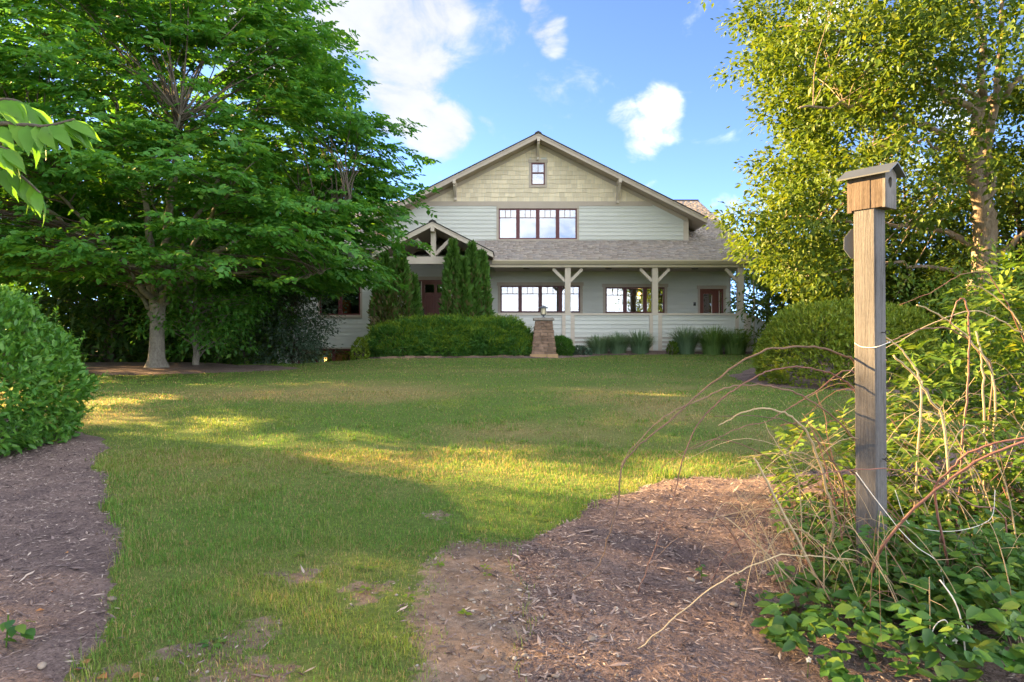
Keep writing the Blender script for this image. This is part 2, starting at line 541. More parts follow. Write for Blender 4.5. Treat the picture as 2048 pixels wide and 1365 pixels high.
# ------------------------------------------------------------------ ground
_py = np.array([-600, -60, -8, 0, 3, 5, 7, 10, 14, 20, 24, 26, 28, 32, 60, 140, 900])
_pz = np.array([-2, -.9, -.12, 0, .03, .13, .25, .48, .70, .86, .97, 1.03, 1.15, 1.2, 1.1, .2, -2])

def H(x, y):
    x = np.asarray(x, float); y = np.asarray(y, float)
    z = 0
    for d in (-1.4, -.7, 0, .7, 1.4):
        z = z + np.interp(y + d, _py, _pz) / 5
    near = sstep(60, 30, np.hypot(x, y))
    z = z + near * ((fbm(x * .35, y * .35, 5, 3) - .5) * .10)
    z = z - .10 * sstep(-3, -9, x) * sstep(10, 18, y) * near
    # the ground falls away in front of the basement windows
    z = z - 1.30 * sstep(22.6, 27.2, y) * sstep(-5.3, -6.6, x)
    return z

def poly_sd(P, x, y):
    """signed distance to polygon, positive inside"""
    P = np.asarray(P, float)
    d = np.full(x.shape, 1e9); ins = np.zeros(x.shape, bool)
    n = len(P)
    for i in range(n):
        a = P[i]; b = P[(i + 1) % n]
        ex, ey = b - a
        t = np.clip(((x - a[0]) * ex + (y - a[1]) * ey) / (ex * ex + ey * ey), 0, 1)
        d = np.minimum(d, np.hypot(x - a[0] - t * ex, y - a[1] - t * ey))
        c = ((a[1] > y) != (b[1] > y)) & (x < (b[0] - a[0]) * (y - a[1]) / (b[1] - a[1] + 1e-12) + a[0])
        ins ^= c
    return np.where(ins, d, -d)

BED_R = [(.08, 4.95), (.45, 5.35), (.8, 5.95), (1.5, 6.6), (2.25, 6.85), (3.2, 7.05), (4.5, 7.6), (6, 8.6), (9, 9.8), (12, 9.5), (12, .8), (.6, .8), (.15, 2.2),
         (.0, 3.2), (.1, 3.7), (.02, 4.2), (-.1, 4.6)]
BED_L = [(-5.15, 8.7), (-4.6, 7.6), (-3.95, 6.6), (-3.25, 5.5), (-2.6, 4.5), (-2.2, 3.7), (-1.9, 3.0), (-1.5, 2.0), (-1.2, .6), (-9, .6), (-11, 5), (-9.5, 9.5), (-7, 9.9)]
BED_T = [(-6.1, 19.9), (-6.5, 19.0), (-8, 18.4), (-10, 18.1), (-12.5, 18.1), (-16, 18.4), (-30, 18.6), (-45, 20), (-45, 48), (-13, 48), (-12, 30), (-11.2, 24), (-9, 22.3), (-7.2, 21.2)]
BED_H = [(-5.4, 24.9), (-4.8, 24.45), (-3, 24.3), (.4, 24.15), (1.7, 24.5), (2.8, 25.6), (3.4, 26.5), (9.4, 26.75), (11.5, 27.2), (11.5, 28.6), (-.7, 28.6), (-.7, 27), (-5.3, 27)]
BED_Y = [(5.1, 13.7), (6.2, 13.1), (9, 12.7), (14, 12), (24, 13), (24, 30), (12, 26), (7, 19.5), (5.2, 16.4)]
BEDS = [BED_R, BED_L, BED_T, BED_H, BED_Y]

def wob(x, y):
    return (fbm(x * 2.2, y * 2.2, 21, 3) - .5) * .30 + (fbm(x * 9, y * 9, 31, 2) - .5) * .08

def bed_sd(i, x, y):
    return poly_sd(BEDS[i], x, y) + wob(x, y) * (1 if i < 2 else 1.6)

def any_bed(x, y):
    d = bed_sd(0, x, y)
    for i in range(1, 5): d = np.maximum(d, bed_sd(i, x, y))
    return d

DIRT_P = [(-.60, 4.5), (-.40, 4.85), (.2, 5.0), (.6, 4), (.5, 3), (.7, 1.0), (-.5, 1.0), (-.32, 2.9), (-.30, 3.4), (-.50, 3.8)]
SPOTS = [(-1.42, 3.42, .30), (-1.22, 3.12, .28), (-1.85, 3.0, .25), (-.55, 5.5, .14), (-1.35, 4.3, .16), (-.85, 4.1, .18)]
def dirt(x, y):
    d = sstep(-.24, .20, poly_sd(DIRT_P, x, y) + wob(x, y) * 1.3)
    w = fbm(x * 6, y * 6, 77, 3)
    for (cx, cy, r) in SPOTS:
        d = np.maximum(d, .60 * sstep(1.25, .55, np.hypot(x - cx, (y - cy)) / r + (w - .5) * 2.4))
    return d

def dryness(x, y):
    n = fbm(x * .42, y * .55, 41, 4)
    band = sstep(6.5, 9.0, y) * sstep(17, 11.5, y)
    return np.clip((n - .43) * 2.2 * (.40 + .75 * band) + .10 * band + .02, 0, 1)

def axis(fine0, fine1, step, far):
    a = list(np.arange(fine0, fine1 + 1e-6, step))
    s = step; v = fine1
    while v < far: s *= 1.3; v += s; a.append(v)
    s = step; v = fine0; b = []
    while v > -far: s *= 1.3; v -= s; b.append(v)
    return np.array(b[::-1] + a)

def grid_mesh(name, xs, ys, zf, keep=None):
    gx, gy = np.meshgrid(xs, ys)
    z = zf(gx, gy)
    V = np.stack([gx.ravel(), gy.ravel(), z.ravel()], 1)
    nx = len(xs)
    i, j = np.meshgrid(np.arange(len(xs) - 1), np.arange(len(ys) - 1))
    a = (j * nx + i).ravel()
    Fc = np.stack([a, a + 1, a + 1 + nx, a + nx], 1)
    if keep is not None:
        k = keep(gx, gy).ravel()
        Fc = Fc[k[Fc].any(1)]
        used = np.unique(Fc); rm = np.full(len(V), -1); rm[used] = np.arange(len(used))
        V = V[used]; Fc = rm[Fc]
    return np_mesh(name, V, Fc, True), V

def lawn_mat():
    m, nt, out = new_mat('lawn_soil_and_turf')
    at = _node(nt, 'ShaderNodeAttribute'); at.attribute_name = 'Col'
    sp = _node(nt, 'ShaderNodeSeparateColor')
    nt.links.new(at.outputs['Color'], sp.inputs[0])
    n = noise(nt, 26, 5); n2 = noise(nt, 160, 3); n3 = noise(nt, 3, 4)
    f = mathn(nt, 'ADD', mathn(nt, 'MULTIPLY', n, .5), mathn(nt, 'MULTIPLY', n2, .5))
    green = ramp(nt, f, [(.3, (.045, .075, .018)), (.5, (.11, .16, .036)), (.7, (.19, .23, .07))])
    dry = ramp(nt, f, [(.3, (.12, .10, .035)), (.5, (.24, .20, .08)), (.7, (.36, .30, .14))])
    soil = ramp(nt, f, [(.3, (.125, .09, .07)), (.5, (.25, .19, .152)), (.68, (.37, .295, .24)), (.8, (.48, .40, .33))])
    soil = mixc(nt, 1.0, soil, ramp(nt, n3, [(.35, (.7, .66, .62)), (.65, (1.15, 1.1, 1.05))]), 'MULTIPLY')
    c = mixc(nt, sp.outputs[1], green, dry)
    nb = noise(nt, 11, 6, rough=.7)
    bare = mathn(nt, 'ADD', sp.outputs[0], mathn(nt, 'MULTIPLY', mathn(nt, 'SUBTRACT', nb, .5), 1.6))
    mr = _node(nt, 'ShaderNodeMapRange', interpolation_type='SMOOTHSTEP')
    mr.inputs['From Min'].default_value = .38; mr.inputs['From Max'].default_value = .62
    nt.links.new(bare, mr.inputs['Value'])
    c = mixc(nt, mr.outputs[0], c, soil)
    principled(nt, out, c, .95, .1, 0, f, .9, .03)
    return m

def mulch_mat(name='mulch', far=False):
    m, nt, out = new_mat(name)
    n = noise(nt, 55, 6, (1, .45, 1), .7, dist=1.2); n2 = noise(nt, 130, 3, (.4, 1, 1), .6); n3 = noise(nt, 1.6, 3)
    f = mathn(nt, 'ADD', mathn(nt, 'MULTIPLY', n, .6), mathn(nt, 'MULTIPLY', n2, .4))
    c = ramp(nt, f, [(.30, (.055, .04, .04)), (.46, (.15, .112, .105)), (.6, (.26, .20, .182)), (.74, (.42, .335, .295))])
    c = mixc(nt, 1.0, c, ramp(nt, n3, [(.35, (.75, .72, .74)), (.65, (1.2, 1.15, 1.1))]), 'MULTIPLY')
    principled(nt, out, c, .9, .15, 0, f, 1.0, .03)
    return m

M['lawn'] = lawn_mat(); M['mulch'] = mulch_mat()

def build_ground():
    xs = axis(-14, 14, .2, 900); ys = axis(-1, 31, .2, 900)
    xs = np.unique(np.round(np.concatenate([xs, np.arange(-3.4, 1.2, .08)]), 3)); ys = np.unique(np.round(np.concatenate([ys, np.arange(2.4, 7.4, .08)]), 3))
    me, V = grid_mesh('lawn', xs, ys, H)
    x, y = V[:, 0], V[:, 1]
    near = (np.abs(x) < 15) & (y < 33) & (y > -3)
    d = np.zeros(len(V)); d[near] = dirt(x[near], y[near])
    dr = dryness(x, y)
    col = np.stack([d, dr, np.zeros(len(V)), np.ones(len(V))], 1).astype(np.float32)
    a = me.color_attributes.new('Col', 'FLOAT_COLOR', 'POINT'); a.data.foreach_set('color', col.ravel())
    o = link('lawn', me, M['lawn'], kind='structure')
    o['label'] = 'patchy green and straw coloured lawn rising to the house'
    # mulch beds: each a low mound of its own
    specs = [(0, .07, .030, 'dark shredded bark mulch bed under the brambles and birdhouse post'),
             (1, .07, .030, 'dark mulch bed at the foot of the clipped leafy bush'),
             (2, .25, .05, 'mulch bed under the spreading shade tree and woods'),
             (3, .15, .05, 'mulch strip in front of the porch and stone pillar'),
             (4, .25, .05, 'mulch bed under the rounded hedge and sunlit tree')]
    for i, st, hgt, lab in specs:
        P = np.array(BEDS[i]); m0 = P.min(0) - .3; m1 = P.max(0) + .3
        xs = np.arange(m0[0], m1[0], st); ys = np.arange(m0[1], m1[1], st)
        def zf(gx, gy, i=i, hgt=hgt):
            d = bed_sd(i, gx, gy)
            rough = (fbm(gx * 7, gy * 7, 9, 3) - .5) * .03 if i < 2 else 0
            return H(gx, gy) + np.where(d > 0, hgt * sstep(0, .25, d) + .004 + rough * sstep(0, .15, d), np.maximum(-.05, d * .5))
        me, _ = grid_mesh('mulch_bed', xs, ys, zf, lambda gx, gy, i=i: bed_sd(i, gx, gy) > -.02)
        o = link('mulch_bed', me, M['mulch'], kind='structure'); o['label'] = lab
build_ground()

def bed_z(x, y):
    """ground height including the two near mulch mounds"""
    x = np.asarray(x, float); y = np.asarray(y, float)
    z = H(x, y)
    for i in (0, 1):
        d = bed_sd(i, x, y)
        z = np.maximum(z, H(x, y) + np.where(d > 0, .030 * sstep(0, .25, d) + .004 + (fbm(x * 7, y * 7, 9, 3) - .5) * .03 * sstep(0, .15, d), -1))
    return z

# ------------------------------------------------------------------ grass blades
def build_grass():
    R = rng(3)
    zones = [(2.4, 5.0, 8600, .7), (5.0, 8.0, 4200, .7), (8.0, 13.0, 900, 1.0), (13.0, 27.2, 165, .8)]
    PX = []; PY = []; SC_ = []
    for (y0, y1, den, mg) in zones:
        w = .75 * y1 + mg
        n = int(den * (y1 - y0) * 2 * w)
        x = R.uniform(-w, w, n); y = R.uniform(y0, y1, n)
        k = np.abs(x) < .75 * y + mg
        PX.append(x[k]); PY.append(y[k])
    # coarser tufts
    tc = R.uniform((-4.5, 2.5), (2.5, 10.0), (420, 2)); tr = R.uniform(.02, .07, 420)
    j = np.repeat(np.arange(420), 26)
    PX.append(tc[j, 0] + R.normal(0, 1, len(j)) * tr[j]); PY.append(tc[j, 1] + R.normal(0, 1, len(j)) * tr[j])
    x = np.concatenate(PX); y = np.concatenate(PY)
    istuft = np.zeros(len(x), bool); istuft[-len(j):] = True
    sd = any_bed(x, y)
    d = dirt(x, y)
    thin = fbm(x * 3.0, y * 3.0, 55, 3)
    dens = np.clip((1 - d * (1.06 if False else 1.0) * np.where(poly_sd(DIRT_P, x, y) > -.1, 1.06, .72)), 0, 1) * (.45 + .9 * sstep(.3, .6, thin))
    dens = np.where((sd > .0) , np.maximum(0, .25 - sd * 3) * .6, dens)
    k = (R.random(len(x)) < dens) & ~((x < -7.0) & (y > 26.5)) & (y < 27.3)
    k &= ~((x > -5) & (y > 26.8))
    x, y, d, istuft = x[k], y[k], d[k], istuft[k]
    n = len(x)
    sd = sd[k]
    z = bed_z(x, y) - .004
    dist = np.hypot(x, y)
    tuft = fbm(x * 2.6, y * 2.6, 66, 3)
    L = (.022 + .036 * R.random(n) ** 1.6) * (.30 + 1.35 * tuft) * np.where(dist > 13, .9, 1.0)
    L *= 1 + .55 * sstep(-.22, -.02, sd) * (dist < 9)          # longer, untrimmed at the bed edges
    L *= np.where(d > .2, .8, 1) * np.where(istuft, 1.7, 1)
    W = (.0026 + .0022 * R.random(n)) * np.maximum(1, dist / 5.0) * np.where(dist > 13, 1.35, 1)
    az = R.uniform(0, 2 * np.pi, n); lean = R.beta(2, 2.0, n) * 1.35
    dx, dy = np.cos(az), np.sin(az)
    sx, sy = -dy, dx
    def at(t):
        s = L * t; b = lean * t
        return x + dx * np.sin(b) * s * .9, y + dy * np.sin(b) * s * .9, z + np.cos(b) * s
    x1, y1, z1 = at(.55); x2, y2, z2 = at(1.0)
    V = np.empty((n, 5, 3), np.float32)
    V[:, 0] = np.stack([x - sx * W / 2, y - sy * W / 2, z], 1); V[:, 1] = np.stack([x + sx * W / 2, y + sy * W / 2, z], 1)
    V[:, 2] = np.stack([x1 + sx * W * .4, y1 + sy * W * .4, z1], 1); V[:, 3] = np.stack([x1 - sx * W * .4, y1 - sy * W * .4, z1], 1)
    V[:, 4] = np.stack([x2, y2, z2], 1)
    b = np.arange(n, dtype=np.int32)[:, None] * 5
    T = np.concatenate([b + np.array([[0, 1, 2]]), b + np.array([[0, 2, 3]]), b + np.array([[3, 2, 4]])], 1).reshape(-1, 3)
    me = np_mesh('grass', V.reshape(-1, 3), T)
    dr = dryness(x, y)
    r = R.random(n)
    isdry = (r < np.clip(dr * .8 + .16, 0, .85) * np.where(istuft, .2, 1))[:, None]
    gA = np.array([.085, .20, .038]); gB = np.array([.19, .335, .06]); yA = np.array([.30, .32, .07])
    t = R.beta(.8, .8, n)[:, None]; hue = fbm(x * .8, y * .8, 88, 3)[:, None]
    g = gA * (1 - t) + gB * t
    g = g * (1 - .35 * sstep(.5, .7, hue)) + yA * .35 * sstep(.5, .7, hue)
    dA = np.array([.27, .22, .09]); dB = np.array([.44, .36, .18])
    c = np.where(isdry, dA * (1 - t) + dB * t, g)
    C = np.ones((n, 5, 4), np.float32); C[:, :, :3] = c[:, None, :]
    a = me.color_attributes.new('Col', 'FLOAT_COLOR', 'POINT'); a.data.foreach_set('color', C.ravel())
    m, nt, out = new_mat('grass_blade')
    at_ = _node(nt, 'ShaderNodeAttribute'); at_.attribute_name = 'Col'
    p = principled(nt, None, at_.outputs['Color'], .55, .25)
    tr = _node(nt, 'ShaderNodeBsdfTranslucent')
    nt.links.new(mixc(nt, 1.0, at_.outputs['Color'], (1.2, 1.1, .6), 'MULTIPLY'), tr.inputs['Color'])
    ms = _node(nt, 'ShaderNodeMixShader'); ms.inputs[0].default_value = .45
    nt.links.new(p.outputs[0], ms.inputs[1]); nt.links.new(tr.outputs[0], ms.inputs[2]); nt.links.new(ms.outputs[0], out.inputs['Surface'])
    o = link('grass', me, m, kind='stuff'); props(o, 'short blades of green and straw coloured grass covering the lawn', 'grass')
    print('grass blades', n)
build_grass()

# ------------------------------------------------------------------ mulch chips and gravel
def chip_mat():
    m, nt, out = new_mat('mulch_chip')
    r = rand_fac(nt)
    c = ramp(nt, r, [(0, (.05, .034, .034)), (.45, (.145, .108, .102)), (.75, (.25, .19, .172)), (.92, (.37, .295, .255)), (1, (.56, .46, .38))])
    principled(nt, out, c, .85, .2)
    return m
M['chip'] = chip_mat()

def tetra_chips(x, y, z, L, W, az, tilt, T):
    n = len(x)
    D = np.stack([np.cos(az) * np.cos(tilt), np.sin(az) * np.cos(tilt), np.sin(tilt)], 1)
    S = np.stack([-np.sin(az), np.cos(az), np.zeros(n)], 1)
    P = np.stack([x, y, z], 1)
    a = P - D * L[:, None] / 2; b = P + D * L[:, None] / 2
    up = np.array([0, 0, 1.0])
    V = np.stack([a, P + S * W[:, None] / 2, b, P - S * W[:, None] / 2 + D * L[:, None] * .1, P + up * T[:, None]], 1)
    base = np.arange(n, dtype=np.int32)[:, None] * 5
    Fc = np.concatenate([base + np.array([[0, 1, 4]]), base + np.array([[1, 2, 4]]), base + np.array([[2, 3, 4]]), base + np.array([[3, 0, 4]])], 1).reshape(-1, 3)
    return V.reshape(-1, 3).astype(np.float32), Fc

def build_chips():
    R = rng(8)
    X_ = []; Y_ = []
    for (x0, x1, y0, y1, n) in [(-.4, 5.5, 2.4, 7.6, 38000), (-6.2, -1, 2.5, 8.4, 22000)]:
        x = R.uniform(x0, x1, n); y = R.uniform(y0, y1, n)
        q = np.maximum(bed_sd(0, x, y), bed_sd(1, x, y)); k = (q > .0) | ((q > -.12) & (R.random(n) < .28 * (1 + q / .12)))
        X_.append(x[k]); Y_.append(y[k])
    # a thin scatter on the bare soil
    x = R.uniform(-2.0, .4, 9000); y = R.uniform(2.4, 5.6, 9000); k = (dirt(x, y) > .35) & (R.random(9000) < .25 + .6 * sstep(-.5, .1, x))
    X_.append(x[k]); Y_.append(y[k])
    x = np.concatenate(X_); y = np.concatenate(Y_); n = len(x)
    L = R.gamma(1.7, .016, n) + .008; W = L * R.uniform(.05, .24, n) + .0018
    az = R.uniform(0, 6.28, n); tilt = R.normal(0, .22, n)
    V, Fc = tetra_chips(x, y, bed_z(x, y) + .003 + np.abs(R.normal(0, .006, n)), L, W, az, tilt, R.uniform(.002, .006, n))
    o = link('mulch_chips', np_mesh('mulch_chips', V, Fc), M['chip'], kind='stuff')
    props(o, 'loose shredded bark chips lying on the near mulch beds', 'mulch')
build_chips()

def stone_mat():
    m, nt, out = new_mat('pebble')
    r = rand_fac(nt)
    c = ramp(nt, r, [(0, (.11, .08, .06)), (.5, (.22, .165, .125)), (.75, (.30, .24, .19)), (.88, (.33, .30, .27)), (1, (.55, .48, .40))])
    n = noise(nt, 40, 3)
    c = mixc(nt, .3, c, ramp(nt, n, [(.3, (.12, .10, .08)), (.7, (.4, .36, .31))]))
    principled(nt, out, c, .8, .25)
    return m
M['stone'] = stone_mat()
import bmesh
def ico(sub, seed=0, jitter=.15, sq=(1, .8, .55)):
    bm = bmesh.new(); bmesh.ops.create_icosphere(bm, subdivisions=sub, radius=1)
    R = rng(seed)
    V = np.array([v.co for v in bm.verts]); Fc = np.array([[v.index for v in f.verts] for f in bm.faces])
    bm.free()
    d = 1 + jitter * R.normal(0, 1, len(V))
    return V * d[:, None] * np.array(sq), Fc

def build_stones():
    R = rng(12)
    V0, F0 = ico(1, 1, .14)
    V0, F0 = V0, F0
    N = 1500
    x = R.uniform(-2.6, 1.0, N * 4); y = R.uniform(2.2, 5.6, N * 4)
    w = np.where(poly_sd(DIRT_P, x, y) > -.05, 1.0, .35) * dirt(x, y)
    w = np.maximum(w, .16 * (bed_sd(1, x, y) > .02)); w = np.maximum(w, .05 * (bed_sd(0, x, y) > .02))
    k = R.random(len(x)) < w * .9
    x, y = x[k], y[k]; n = len(x)
    s = R.gamma(1.6, .0026, n) + .0016
    a = R.uniform(0, 6.28, n)
    ca, sa = np.cos(a), np.sin(a)
    P = V0[None] * s[:, None, None]
    V = np.empty_like(P)
    V[..., 0] = P[..., 0] * ca[:, None] - P[..., 1] * sa[:, None] + x[:, None]
    V[..., 1] = P[..., 0] * sa[:, None] + P[..., 1] * ca[:, None] + y[:, None]
    V[..., 2] = P[..., 2] + (bed_z(x, y) + s * .25)[:, None]
    Fc = (F0[None] + (np.arange(n) * len(V0))[:, None, None]).reshape(-1, 3)
    o = link('gravel', np_mesh('gravel', V.reshape(-1, 3), Fc, True), M['stone'], kind='stuff')
    props(o, 'small pale pebbles scattered on the bare soil and mulch', 'gravel')
    # single stones one can pick out: (px, py, radius m, label)
    spots = [(775 / 3.25 + 800, 768 / 3.25 + 945, .018, 'round bluish pebble at the edge of bare soil and mulch'),
             (562 / 3.25 + 800, 888 / 3.25 + 945, .02, 'rounded grey brown pebble in the middle of the bare soil'),
             (465 / 3.25 + 800, 832 / 3.25 + 945, .018, 'pale angular pebble on the bare soil beside the lawn edge'),
             (278 / 3.25 + 800, 960 / 3.25 + 945, .017, 'small cream pebble beside the grass on bare soil'),
             (1245 / 3.25 + 800, 1088 / 3.25 + 945, .026, 'sunlit cream stone lying in the mulch'),
             (810 / 3.25 + 800, 1195 / 3.25 + 945, .02, 'flat grey pebble among sticks at the mulch edge'),
             (745 / 3.25 + 800, 1215 / 3.25 + 945, .018, 'tall narrow pale pebble beside a flat grey pebble'),
             (530 / 3.25 + 800, 1345 / 3.25 + 945, .028, 'flat lilac grey stone on the dusty soil track'),
             (1010 / 3.25 + 800, 1330 / 3.25 + 945, .02, 'white pebble on the dusty soil near a long straw'),
             (1890 / 3.25 + 800, 703 / 3.25 + 945, .026, 'cream stone beside a small green seedling in the mulch'),
             (155 / 3.25 + 1420, 865 / 3.25 + 945, .028, 'bright white stone in dark mulch below the brambles'),
             (588 / 2.624, 932 / 2.624 + 845, .030, 'white flat stone on the mulch against the lawn edge'),
             (485 / 2.624, 293 / 2.624 + 845, .024, 'white chip of stone on the mulch near the bush'),
             (220 / 2.624, 1285 / 2.624 + 845, .03, 'smooth grey stone on the soil near fallen orange leaves'),
             (818 / 2.624, 1355 / 2.624 + 845, .02, 'cream pebble on the bare patch of lawn')]
    me = np_mesh('stone', *ico(2, 4, .05, (1, .75, .5)), True); me.materials.append(M['stone'])
    for (px, py, r, lab) in spots:
        Y = 1.5 * F / (py - 682)
        for _ in range(6): Y = (EYE - float(bed_z(X(px, Y), Y))) * F / (py - 682)
        o = bpy.data.objects.new('stone', me); COL.objects.link(o)
        o.location = (X(px, Y), Y, float(bed_z(X(px, Y), Y)) + r * .28)
        o.scale = (r * R.uniform(.9, 1.2), r * R.uniform(.8, 1.1), r * R.uniform(.7, 1)); o.rotation_euler = (0, 0, R.uniform(0, 6))
        props(o, lab, 'stone')
build_stones()
# ------------------------------------------------------------------ the house
YW = 30.5                                   # front face of the main wall
YR = 29.75                                  # rake of the big front gable
YF = 28.0                                   # porch front
wx = lambda px: X(px, YW)
wz = lambda py: Z(py, YW)
house = thing('house', 'craftsman style house with pale green siding, cream shingled gable and long front porch', 'house', (1.1, 30.5, 1.2))
RH = rng(5)
GA = (1.144, 10.71)                         # gable apex, top of roof edge
SL = .502
roofz = lambda x: GA[1] - SL * abs(x - GA[0])
soff = lambda x: roofz(x) - .27

def wall_cells(mb, x0, x1, z0, z1, y0, y1, ops):
    xs = sorted({x0, x1} | {v for o in ops for v in o[:2] if x0 < v < x1})
    zs = sorted({z0, z1} | {v for o in ops for v in o[2:] if z0 < v < z1})
    for i in range(len(xs) - 1):
        for j in range(len(zs) - 1):
            cx = (xs[i] + xs[i + 1]) / 2; cz = (zs[j] + zs[j + 1]) / 2
            if not any(o[0] < cx < o[1] and o[2] < cz < o[3] for o in ops):
                mb.box(xs[i], xs[i + 1], y0, y1, zs[j], zs[j + 1])

def board(parent, xlb, xrb, xlt, xrt, z0, z1, y, mat, name='siding_board', tb=.03, tt=.003):
    v = [(xlb, y - tb, z0), (xrb, y - tb, z0), (xrb, y, z0), (xlb, y, z0), (xlt, y - tt, z1), (xrt, y - tt, z1), (xrt, y, z1), (xlt, y, z1)]
    MB().add(v, [(0, 3, 2, 1), (4, 5, 6, 7), (0, 1, 5, 4), (1, 2, 6, 5), (2, 3, 7, 6), (3, 0, 4, 7)]).build(name, mat, parent)

def siding(parent, x0, x1, z0, z1, y, ops, ex=.176, lx=None, rx=None, maxlen=4.8, mat=None):
    z = z0
    while z < z1 - .03:
        zt = min(z + ex, z1)
        segs = [(x0, x1)]
        for o in ops:
            if min(zt, o[3]) - max(z, o[2]) > .35 * (zt - z):
                ns = []
                for a, b in segs:
                    if o[1] <= a or o[0] >= b: ns.append((a, b)); continue
                    if o[0] > a: ns.append((a, o[0]))
                    if o[1] < b: ns.append((o[1], b))
                segs = ns
        for a, b in segs:
            la, lt = (a, a) if lx is None or a != x0 else (max(a, lx(z)), max(a, lx(zt)))
            ra, rt = (b, b) if rx is None or b != x1 else (min(b, rx(z)), min(b, rx(zt)))
            if ra - la < .05: continue
            cuts = [la]
            c = la + RH.uniform(1.2, maxlen)
            while c < min(ra, rt) - .5 and c < ra - .5:
                if c > lt + .3: cuts.append(c)
                c += maxlen
            cuts.append(ra)
            for i in range(len(cuts) - 1):
                p, q = cuts[i], cuts[i + 1]
                g0 = 0 if i == 0 else .0012; g1 = 0 if i == len(cuts) - 2 else .0012
                board(parent, p + g0, q - g1, (lt if i == 0 else p + g0), (rt if i == len(cuts) - 2 else q - g1), z, zt + .006, y, mat or M['siding'])
        z = zt

def window(x0, x1, z0, z1, n, y=YW, casing=(.10, .10, .14, .14), ear=.05, lites=3, toph=.28, label=None, glass='glass', fr=.06, mul=.165, double=False):
    f = MB()
    f.box(x0, x0 + fr, y - .015, y + .10, z0, z1); f.box(x1 - fr, x1, y - .015, y + .10, z0, z1)
    f.box(x0 + fr, x1 - fr, y - .012, y + .10, z1 - fr, z1); f.box(x0 + fr, x1 - fr, y - .012, y + .10, z0, z0 + fr)
    uw = (x1 - x0 - 2 * fr - (n - 1) * mul) / n
    us = []
    for i in range(n):
        a = x0 + fr + i * (uw + mul); us.append((a, a + uw))
        if i: f.box(a - mul, a, y - .010, y + .10, z0 + fr, z1 - fr)
    w = f.build('window', M['maroon'], house, label=label)
    if casing:
        l, r, t, b = casing
        c = MB()
        c.box(x0 - l, x0, y - .03, y + .02, z0 - b, z1); c.box(x1, x1 + r, y - .03, y + .02, z0 - b, z1)
        c.box(x0 - l - ear, x1 + r + ear, y - .045, y + .02, z1, z1 + t)
        c.box(x0, x1, y - .05, y + .02, z0 - b, z0)
        c.build('casing', M['trim'], w)
    for (a, b) in us:
        za, zb = z0 + fr, z1 - fr
        zm = zb - (zb - za) * toph
        mt = .016
        yg = y + .035
        if double:
            MB().box(a, b, y - .004, y + .05, zm - .03, zm + .03).build('meeting_rail', M['maroon'], w)
        else:
            MB().box(a, b, yg - .018, yg + .012, zm - mt, zm + mt).build('muntin', M['maroon'], w)
        MB().box(a, b, yg, yg + .006, za, zm - (.03 if double else mt)).build('pane', M[glass], w)
        lw = (b - a) / lites
        zt = zm + (.03 if double else mt)
        for k in range(lites):
            p = a + k * lw + (mt * .8 if k else 0); q = a + (k + 1) * lw - (mt * .8 if k < lites - 1 else 0)
            MB().box(p, q, yg, yg + .006, zt, zb).build('pane', M[glass], w)
            if k: MB().box(a + k * lw - mt * .8, a + k * lw + mt * .8, yg - .016, yg + .012, zt, zb).build('muntin', M['maroon'], w)
    return w

